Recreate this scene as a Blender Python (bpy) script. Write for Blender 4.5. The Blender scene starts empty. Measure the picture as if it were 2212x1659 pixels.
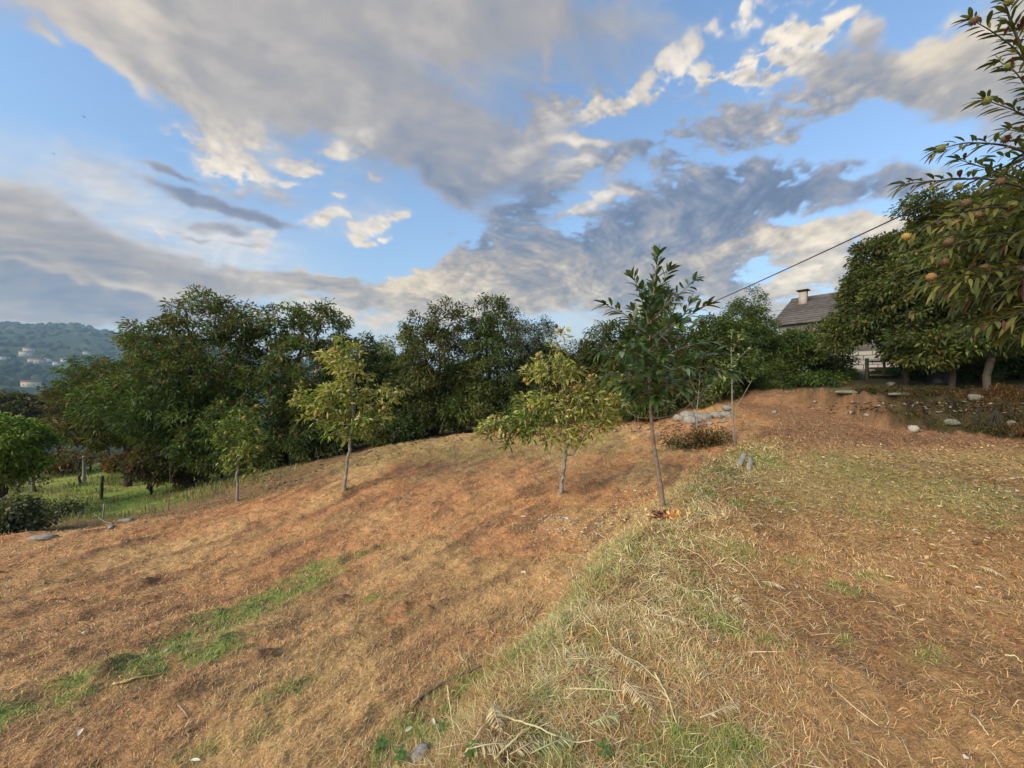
import bpy, math, random
import numpy as np
from mathutils import Vector
rng = np.random.default_rng(7)
random.seed(7)
R = math.radians
scene = bpy.context.scene
C = scene.collection

# ------------------------------------------------------------------ camera
F = 380.0           # focal length in units of a 1024 px wide frame
ZC = 1.65
cam_d = bpy.data.cameras.new('camera'); cam = bpy.data.objects.new('camera', cam_d); C.objects.link(cam)
cam_d.sensor_width = 36.0; cam_d.lens = F / 1024 * 36
cam_d.clip_start = 0.05; cam_d.clip_end = 20000
cam.location = (0, 0, ZC); cam.rotation_euler = (R(90), 0, 0)
scene.camera = cam

# ------------------------------------------------------------------ light
SUN_EL, SUN_AZ = 28.0, -128.0        # azimuth measured from +Y (ahead) towards +X (right)
EXPOSURE = 2.08
SKY_STRENGTH = 0.062
sd = Vector((math.sin(R(SUN_AZ)) * math.cos(R(SUN_EL)), math.cos(R(SUN_AZ)) * math.cos(R(SUN_EL)), math.sin(R(SUN_EL))))
sun_d = bpy.data.lights.new('sun', 'SUN'); sun = bpy.data.objects.new('sun', sun_d); C.objects.link(sun)
sun_d.energy = 1.7; sun_d.angle = R(50); sun_d.color = (1.0, 0.86, 0.66)
sun.rotation_euler = sd.to_track_quat('Z', 'Y').to_euler(); sun.location = (-20, -5, 20)
vs = scene.view_settings
vs.view_transform = 'Standard'; vs.look = 'None'; vs.exposure = EXPOSURE; vs.gamma = 1.0; vs.use_curve_mapping = False

# sky: Nishita air; the clouds are a high layer of their own (built after the helpers)
w = bpy.data.worlds.new('World'); scene.world = w; w.use_nodes = True
nt = w.node_tree; nt.nodes.clear()
sky = nt.nodes.new('ShaderNodeTexSky'); sky.sky_type = 'NISHITA'; sky.sun_disc = False
sky.sun_elevation = R(SUN_EL); sky.sun_rotation = R(SUN_AZ)
sky.air_density = 1.15; sky.dust_density = 0.6; sky.ozone_density = 3.5
bg = nt.nodes.new('ShaderNodeBackground'); nt.links.new(sky.outputs[0], bg.inputs[0]); bg.inputs[1].default_value = SKY_STRENGTH
out = nt.nodes.new('ShaderNodeOutputWorld'); nt.links.new(bg.outputs[0], out.inputs[0])

# ------------------------------------------------------------------ helpers
def vnoise(x, y, seed=0):
    xi = np.floor(x).astype(np.int64); yi = np.floor(y).astype(np.int64)
    xf = x - xi; yf = y - yi
    u = xf * xf * (3 - 2 * xf); v = yf * yf * (3 - 2 * yf)
    def h(a, b):
        n = (a * 374761393 + b * 668265263 + seed * 1442695041) & 0xffffffff
        n = ((n ^ (n >> 13)) * 1274126177) & 0xffffffff
        n = n ^ (n >> 16)
        return (n & 0xffff) / 65535.0
    return (h(xi, yi) * (1 - u) + h(xi + 1, yi) * u) * (1 - v) + (h(xi, yi + 1) * (1 - u) + h(xi + 1, yi + 1) * u) * v
def fbm(x, y, oct=4, seed=0, gain=.5):
    s = 0; a = 1; t = 0
    for i in range(oct):
        s = s + a * vnoise(x * 2 ** i + 17.3 * i, y * 2 ** i - 9.1 * i, seed + i * 13); t += a; a *= gain
    return s / t
def sstep(a, b, x):
    t = np.clip((x - a) / (b - a), 0, 1); return t * t * (3 - 2 * t)
def W(px, py, Y):
    return np.array([(px - 512) / F * Y, Y, ZC + (384 - py) / F * Y])

class TPS:
    def __init__(s, pts, lam=.02):
        p = np.array(pts, float); s.c = p[:, :2]; n = len(p)
        K = s.k(np.linalg.norm(s.c[:, None] - s.c[None], axis=2)) + lam * np.eye(n)
        P = np.c_[np.ones(n), s.c]; A = np.zeros((n + 3, n + 3)); A[:n, :n] = K; A[:n, n:] = P; A[n:, :n] = P.T
        s.w = np.linalg.solve(A, np.r_[p[:, 2], 0, 0, 0])
    @staticmethod
    def k(r): return np.where(r > 1e-9, r * r * np.log(np.maximum(r, 1e-9)), 0) * .05
    def __call__(s, x, y):
        sh = x.shape; x = x.ravel(); y = y.ravel()
        o = s.w[-3] + s.w[-2] * x + s.w[-1] * y
        for i in range(len(s.c)):
            o = o + s.w[i] * s.k(np.hypot(x - s.c[i, 0], y - s.c[i, 1]))
        return o.reshape(sh)
def tw(l): return [tuple(W(*a)) for a in l]
ring0 = [(12 * math.cos(a), 12 * math.sin(a), .2 + .6 * math.cos(a)) for a in (-.6, -1.2, -1.8, -2.4)]
SU = TPS(tw([(512,768,1.63),(800,768,1.63),(1024,768,1.66),(760,650,2.36),(1024,650,2.4),(600,650,2.36),(664,510,5.0),(780,560,3.6),(900,560,3.65),(1024,560,3.75),
             (740,455,7.6),(733,443,8.2),(700,421,10.5),(790,395,13),(760,402,12.3),(830,392,12.5),(880,430,9.5),(940,434,9.1),(1024,441,8.6),(860,480,6.6),(980,480,6.3),(650,425,11.5)])
         + [(-2, 0, 0), (0, -3, .05), (3, -3, .1), (6, 0, .1), (16, 5, .8)] + ring0)
SL = TPS(tw([(560,600,3.34),(480,700,2.28),(300,768,1.93),(0,768,2.08),(0,650,3.2),(0,540,6.7),(345,490,8),(245,503,8.4),(560,493,7),(400,441,12),(440,434,13),(560,430,12.5),(620,428,12),
             (640,482,7.2),(600,450,10),(690,455,8.3),(300,600,4.2),(100,600,4.8),(430,560,4.8)]) + [(-6, 0, -.8), (-3, 0, -.4), (-1.5, 0, -.3), (-4, -5, -.3), (-12, -3, -1.2), (0, -6, 0)] + [(8, 12, .9)])
SM = TPS(tw([(60,500,14),(60,480,18),(0,470,22),(150,475,18),(110,515,10.5),(200,505,10),(280,470,12),(330,460,12.5),(400,443,13.5),(10,530,9),(450,433,15),(560,425,16),(237,498,9.3)])
         + [(-14, 6, -2.1), (-20, 0, -2.4), (0, 18, -.4), (6, 18, .4)])
SR = TPS(tw([(880,397,10.4),(1024,396,9.6),(830,392,12),(940,388,13),(1024,386,12),(860,384,18),(780,383,24),(950,384,20),(960,396,10.4)]) + [(16, 6, 1.3), (9, 22, 1.7)])
A_y = np.array([-4, 0.3, 1.2, 1.98, 2.9, 3.56, 4.95, 6.6, 8.0, 10.0]); A_x = np.array([-3.2, -1.3, -.62, -.25, .32, .72, 1.62, 2.95, 4.6, 7.0])
B_x = np.array([-20, -14, -9.3, -8, -5.9, -5.0, -3.9, -2.6, 0]); B_y = np.array([6, 6.4, 6.9, 7.4, 8.4, 10.3, 11.3, 12.3, 13.5])
C_x = np.array([7.6, 9.0, 9.3, 10.4, 11.6, 14, 18]); C_y = np.array([12.6, 10.9, 9.65, 9.3, 8.7, 6.8, 5])
azt = np.radians([-180, -110, -70, -53.4, -48.7, -46.6, -42.4, -39.4, -34.6, -25.6, -16, 0, 26, 60, 180])
crt = np.array([.02, .05, .088, .0945, .104, .094, .0935, .0885, .07, .05, .032, .012, .004, .0, .02])
pr_r = np.array([0, 25, 120, 400, 700, 1500, 2300, 3000, 4200]); pr_z = np.array([-.02, -.06, -.17, -.30, -.25, .38, 1.0, .8, .3])
def Hbase(x, y):
    r = np.hypot(x, y) + 1e-9; k = np.minimum(1, 24 / r); xc = x * k; yc = y * k
    u = SU(xc, yc)
    fade = 1 - sstep(8.5, 12, yc)
    jag = (fbm(x * 1.7, y * 1.7, 3, 5) - .5) * .5
    ta = sstep(-.32, .34, xc - np.interp(yc, A_y, A_x) + jag * .5)
    lo = SL(xc, yc)
    h = lo * (1 - ta) + u * ta
    far = sstep(8.5, 11.5, yc) * sstep(4.5, 7.5, xc)
    h = h * (1 - far) + u * far
    yb = np.interp(xc, B_x, B_y)
    tb = sstep(-.15, .7, yc - yb + jag * .5) * (1 - sstep(1, 5, xc))
    h = h * (1 - tb) + SM(xc, yc) * tb
    yC = np.interp(xc, C_x, C_y)
    tcc = sstep(.0, .34, yc - yC + jag * 1.1 + (fbm(x * 5, y * 5, 3, 15) - .5) * .35) * sstep(7.2, 9.0, xc)
    lip = .09 * np.exp(-((yc - yC - .42) / .22) ** 2) * sstep(8.2, 9.5, xc) * (.5 + fbm(x * 3, y * 3, 2, 19))
    h = h * (1 - tcc) + (np.maximum(SR(xc, yc), h) + lip) * tcc
    if np.any(r > 24):
        az = np.arctan2(x, y); cz = np.interp(az, azt, crt)
        p = np.interp(r, pr_r, pr_z) * 2300 * cz
        n = (fbm(x / 260, y / 260, 4, 3) - .5) * 60 * sstep(200, 1500, r) * np.clip(cz / .09, .2, 1) * (1 - .75 * sstep(1700, 2300, r))
        ww = 1 / (1 + (np.maximum(r - 24, 0) / 45) ** 2)
        h = h * ww + (1 - ww) * (p + n + 1.0 * (1 - np.clip(cz / .03, 0, 1)))
    return h
def Hmicro(x, y):
    r = np.hypot(x, y)
    a = 1 - sstep(14, 30, r)
    wind = fbm((.82 * x - .57 * y) * 3.0, (.57 * x + .82 * y) * .9, 3, 21)
    return a * ((fbm(x * 2.2, y * 2.2, 3, 31) - .5) * .09 + (fbm(x * 9, y * 9, 2, 41) - .5) * .052 + (sstep(.5, .8, wind)) * .05 + (fbm(x * 28, y * 28, 2, 51) - .5) * .024)
def H(x, y):
    x = np.asarray(x, float); y = np.asarray(y, float)
    return Hbase(x, y) + Hmicro(x, y)
Ys = np.geomspace(1.0, 60, 220)
def g(px, py):
    """point of the ground seen in that direction"""
    x = (px - 512) / F * Ys; z = ZC + (384 - py) / F * Ys
    d = z - H(x, Ys); i = np.nonzero(d < 0)[0]
    i = i[0] if len(i) else len(Ys) - 1
    i = max(i, 1); t = d[i - 1] / (d[i - 1] - d[i] + 1e-12); Y = Ys[i - 1] + (Ys[i] - Ys[i - 1]) * t
    for _ in range(2):
        yl = np.linspace(Ys[i - 1] if _ == 0 else lo_, Ys[i] if _ == 0 else hi_, 12); d = ZC + (384 - py) / F * yl - H((px - 512) / F * yl, yl); j = np.nonzero(d < 0)[0]; j = max(int(j[0]) if len(j) else 11, 1)
        lo_, hi_ = yl[j - 1], yl[j]; Y = lo_ + (hi_ - lo_) * float(np.clip(d[j - 1] / (d[j - 1] - d[j] + 1e-12), 0, 1))
    X = (px - 512) / F * Y
    return np.array([X, Y, float(H(X, Y))])

def mesh(name, V, faces, mat, parent=None, col=None, smooth=False, loc=None):
    V = np.asarray(V, np.float32)
    if loc is None: loc = parent['_loc'] if parent is not None and '_loc' in parent else (0, 0, 0)
    V = V - np.array(loc, np.float32)
    if not isinstance(faces, list): faces = [faces]
    faces = [np.asarray(f, np.int32) for f in faces if len(f)]
    me = bpy.data.meshes.new(name)
    me.vertices.add(len(V)); me.vertices.foreach_set('co', V.ravel())
    loops = np.concatenate([f.ravel() for f in faces]); cnt = np.concatenate([np.full(len(f), f.shape[1], np.int32) for f in faces])
    st = np.concatenate([[0], np.cumsum(cnt)[:-1]]).astype(np.int32)
    me.loops.add(len(loops)); me.loops.foreach_set('vertex_index', loops)
    me.polygons.add(len(cnt)); me.polygons.foreach_set('loop_start', st); me.polygons.foreach_set('loop_total', cnt)
    if smooth: me.polygons.foreach_set('use_smooth', np.ones(len(cnt), bool))
    if col is not None:
        ca = me.color_attributes.new('col', 'FLOAT_COLOR', 'POINT')
        c4 = np.ones((len(V), 4), np.float32); c4[:, :3] = col; ca.data.foreach_set('color', c4.ravel())
    me.update(calc_edges=True); me.materials.append(mat)
    o = bpy.data.objects.new(name, me); C.objects.link(o)
    if parent is not None: o.parent = parent
    else: o.location = loc
    return o
def thing(name, label, cat, loc, group=None):
    o = bpy.data.objects.new(name, None); C.objects.link(o); o.location = tuple(map(float, loc)); o['label'] = label; o['category'] = cat
    o['_loc'] = [float(a) for a in loc]; o.empty_display_size = .2
    if group: o['group'] = group
    return o
def tag(o, label, cat, group=None, kind=None):
    if label: o['label'] = label
    if cat: o['category'] = cat
    if group: o['group'] = group
    if kind: o['kind'] = kind
    return o
class MB:
    def __init__(s): s.v = []; s.q = []; s.t = []; s.c = []; s.n = 0
    def add(s, v, q=None, t=None, c=None):
        v = np.asarray(v, float)
        if q is not None and len(q): s.q.append(np.asarray(q) + s.n)
        if t is not None and len(t): s.t.append(np.asarray(t) + s.n)
        s.v.append(v); s.n += len(v)
        if c is not None: s.c.append(np.broadcast_to(np.asarray(c, float), (len(v), 3)))
        return s
    def box(s, o, ax, ay, az, c=None):
        o, ax, ay, az = (np.asarray(a, float) for a in (o, ax, ay, az))
        v = [o, o + ax, o + ax + ay, o + ay, o + az, o + ax + az, o + ax + ay + az, o + ay + az]
        return s.add(v, [[0,3,2,1],[4,5,6,7],[0,1,5,4],[1,2,6,5],[2,3,7,6],[3,0,4,7]], None, c)
    def tube(s, pts, rad, n=7, c=None, cap=True):
        pts = np.asarray(pts, float); m = len(pts); rad = np.broadcast_to(np.asarray(rad, float), (m,))
        t = np.gradient(pts, axis=0); t /= np.linalg.norm(t, axis=1)[:, None] + 1e-9
        ref = np.array([0.31, .95, .05]) if abs(t[0][2]) > .6 else np.array([0, 0, 1.])
        a = np.cross(t, ref); a /= np.linalg.norm(a, axis=1)[:, None] + 1e-9; b = np.cross(t, a)
        th = np.linspace(0, 2 * np.pi, n, endpoint=False)
        v = pts[:, None] + rad[:, None, None] * (np.cos(th)[None, :, None] * a[:, None] + np.sin(th)[None, :, None] * b[:, None])
        v = v.reshape(-1, 3); i = np.arange(m - 1)[:, None] * n; j = np.arange(n)[None]; k = (j + 1) % n
        q = np.stack([i + j, i + k, i + n + k, i + n + j], -1).reshape(-1, 4)
        tr = None
        if cap:
            v = np.vstack([v, pts[0], pts[-1]]); jj = np.arange(n); kk = (jj + 1) % n
            tr = np.vstack([np.stack([np.full(n, m * n), kk, jj], 1), np.stack([np.full(n, m * n + 1), (m - 1) * n + jj, (m - 1) * n + kk], 1)])
        return s.add(v, q, tr, c)
    def build(s, name, mat, parent=None, smooth=False, loc=None):
        return mesh(name, np.vstack(s.v), [np.vstack(a) for a in (s.q, s.t) if a], mat, parent, np.vstack(s.c) if s.c else None, smooth, loc)

# ------------------------------------------------------------------ materials
def newmat(name):
    m = bpy.data.materials.new(name); m.use_nodes = True; t = m.node_tree; t.nodes.clear()
    return m, t
def mat_attr(name, rough=.8, transl=0.0, noise_s=0, noise_a=.3, bump=0, bump_s=60, spec=.3, base=None, base2=None):
    m, t = newmat(name); n = t.nodes; L = t.links
    o = n.new('ShaderNodeOutputMaterial'); p = n.new('ShaderNodeBsdfPrincipled')
    p.inputs['Roughness'].default_value = rough; p.inputs['Specular IOR Level'].default_value = spec
    if base is None:
        a = n.new('ShaderNodeAttribute'); a.attribute_name = 'col'; col = a.outputs['Color']
    else:
        a = n.new('ShaderNodeRGB'); a.outputs[0].default_value = (*base, 1); col = a.outputs[0]
    tcn = n.new('ShaderNodeTexCoord')
    if noise_s:
        nz = n.new('ShaderNodeTexNoise'); nz.inputs['Scale'].default_value = noise_s; nz.inputs['Detail'].default_value = 6; nz.inputs['Roughness'].default_value = .65
        L.new(tcn.outputs['Object'], nz.inputs['Vector'])
        mp = n.new('ShaderNodeMapRange'); L.new(nz.outputs[0], mp.inputs[0]); mp.inputs[1].default_value = .3; mp.inputs[2].default_value = .7
        if base2 is not None:
            mp.inputs[3].default_value = 0; mp.inputs[4].default_value = 1
            mx = n.new('ShaderNodeMix'); mx.data_type = 'RGBA'; L.new(mp.outputs[0], mx.inputs[0]); L.new(col, mx.inputs[6]); mx.inputs[7].default_value = (*base2, 1); col = mx.outputs[2]
        else:
            mp.inputs[3].default_value = 1 - noise_a; mp.inputs[4].default_value = 1 + noise_a
            vm = n.new('ShaderNodeVectorMath'); vm.operation = 'SCALE'; L.new(col, vm.inputs[0]); L.new(mp.outputs[0], vm.inputs['Scale']); col = vm.outputs[0]
    L.new(col, p.inputs['Base Color'])
    if bump:
        nb = n.new('ShaderNodeTexNoise'); nb.inputs['Scale'].default_value = bump_s; nb.inputs['Detail'].default_value = 5
        L.new(tcn.outputs['Object'], nb.inputs['Vector'])
        b = n.new('ShaderNodeBump'); b.inputs['Strength'].default_value = bump; b.inputs['Distance'].default_value = .02
        L.new(nb.outputs[0], b.inputs['Height']); L.new(b.outputs[0], p.inputs['Normal'])
    if transl:
        tr = n.new('ShaderNodeBsdfTranslucent'); ms = n.new('ShaderNodeMixShader'); ms.inputs[0].default_value = transl
        vm2 = n.new('ShaderNodeVectorMath'); vm2.operation = 'MULTIPLY'; vm2.inputs[1].default_value = (1.1, 1.25, .5); L.new(col, vm2.inputs[0]); L.new(vm2.outputs[0], tr.inputs[0])
        L.new(p.outputs[0], ms.inputs[1]); L.new(tr.outputs[0], ms.inputs[2]); L.new(ms.outputs[0], o.inputs[0])
    else: L.new(p.outputs[0], o.inputs[0])
    return m
M_leaf = mat_attr('leaf', .55, .32, spec=.3)
M_bleaf = mat_attr('glossy_leaf', .36, .2, spec=.5)
M_litter = mat_attr('litter', .85, .0, spec=.15)
M_grass = mat_attr('grass_blade', .6, .25, spec=.3)
M_bark = mat_attr('bark', .9, base=(.038, .032, .023), base2=(.095, .085, .06), noise_s=14, bump=.6, bump_s=40)
M_darkbark = mat_attr('dark_bark', .9, base=(.03, .025, .02), base2=(.07, .06, .045), noise_s=9, bump=.5, bump_s=30)
M_palebark = mat_attr('pale_bark', .85, base=(.13, .11, .085), base2=(.38, .36, .31), noise_s=22, bump=.4, bump_s=60)
M_sapbark = mat_attr('sapling_bark', .8, base=(.13, .085, .06), base2=(.27, .21, .16), noise_s=18, bump=.5, bump_s=70)
M_burr = mat_attr('burr', .7, .1)
M_stone = mat_attr('stone', .9, base=(.17, .155, .125), base2=(.40, .375, .32), noise_s=9, bump=.5, bump_s=25)
M_slab = mat_attr('pale_concrete', .9, base=(.27, .235, .18), base2=(.48, .43, .35), noise_s=18)
M_mossstone = mat_attr('mossy_stone', .9, base=(.10, .105, .06), base2=(.27, .26, .21), noise_s=9, bump=.5, bump_s=25)
M_dry = mat_attr('dry_stem', .8, spec=.2)
M_ferns = mat_attr('fern', .8, .15)

# ground material: colour of the patches from the mesh, fine litter from noise
m, t = newmat('ground'); n = t.nodes; L = t.links
o_ = n.new('ShaderNodeOutputMaterial'); p = n.new('ShaderNodeBsdfPrincipled'); p.inputs['Roughness'].default_value = .95; p.inputs['Specular IOR Level'].default_value = .1
a = n.new('ShaderNodeAttribute'); a.attribute_name = 'col'; tcn = n.new('ShaderNodeTexCoord')
def gn(scale, detail, sx=1, sy=1, rz=0.0):
    mp = n.new('ShaderNodeMapping'); mp.inputs['Scale'].default_value = (sx, sy, 1); mp.inputs['Rotation'].default_value = (0, 0, rz); L.new(tcn.outputs['Object'], mp.inputs[0])
    z = n.new('ShaderNodeTexNoise'); z.inputs['Scale'].default_value = scale; z.inputs['Detail'].default_value = detail; z.inputs['Roughness'].default_value = .7; z.inputs['Distortion'].default_value = .6
    L.new(mp.outputs[0], z.inputs[0]); return z.outputs[0]
na = gn(16, 6, 1, 3, .5); nb = gn(45, 4, 1, 3, -.6); nc = gn(3.0, 5, 1, 1)
def mth(op, x, y, tt=None):
    q = n.new('ShaderNodeMath'); q.operation = op
    for i, v in enumerate((x, y)):
        if isinstance(v, (int, float)): q.inputs[i].default_value = v
        else: L.new(v, q.inputs[i])
    return q.outputs[0]
sm = mth('ADD', mth('ADD', mth('MULTIPLY', na, .9), mth('MULTIPLY', nb, .8)), mth('MULTIPLY', nc, .5))
mp = n.new('ShaderNodeMapRange'); L.new(sm, mp.inputs[0]); mp.inputs[1].default_value = .85; mp.inputs[2].default_value = 1.35; mp.inputs[3].default_value = .45; mp.inputs[4].default_value = 1.45
vm = n.new('ShaderNodeVectorMath'); vm.operation = 'SCALE'; L.new(a.outputs['Color'], vm.inputs[0]); L.new(mp.outputs[0], vm.inputs['Scale'])
L.new(vm.outputs[0], p.inputs['Base Color'])
b = n.new('ShaderNodeBump'); b.inputs['Strength'].default_value = .7; b.inputs['Distance'].default_value = .03; L.new(sm, b.inputs['Height']); L.new(b.outputs[0], p.inputs['Normal'])
L.new(p.outputs[0], o_.inputs[0]); M_ground = m

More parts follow.
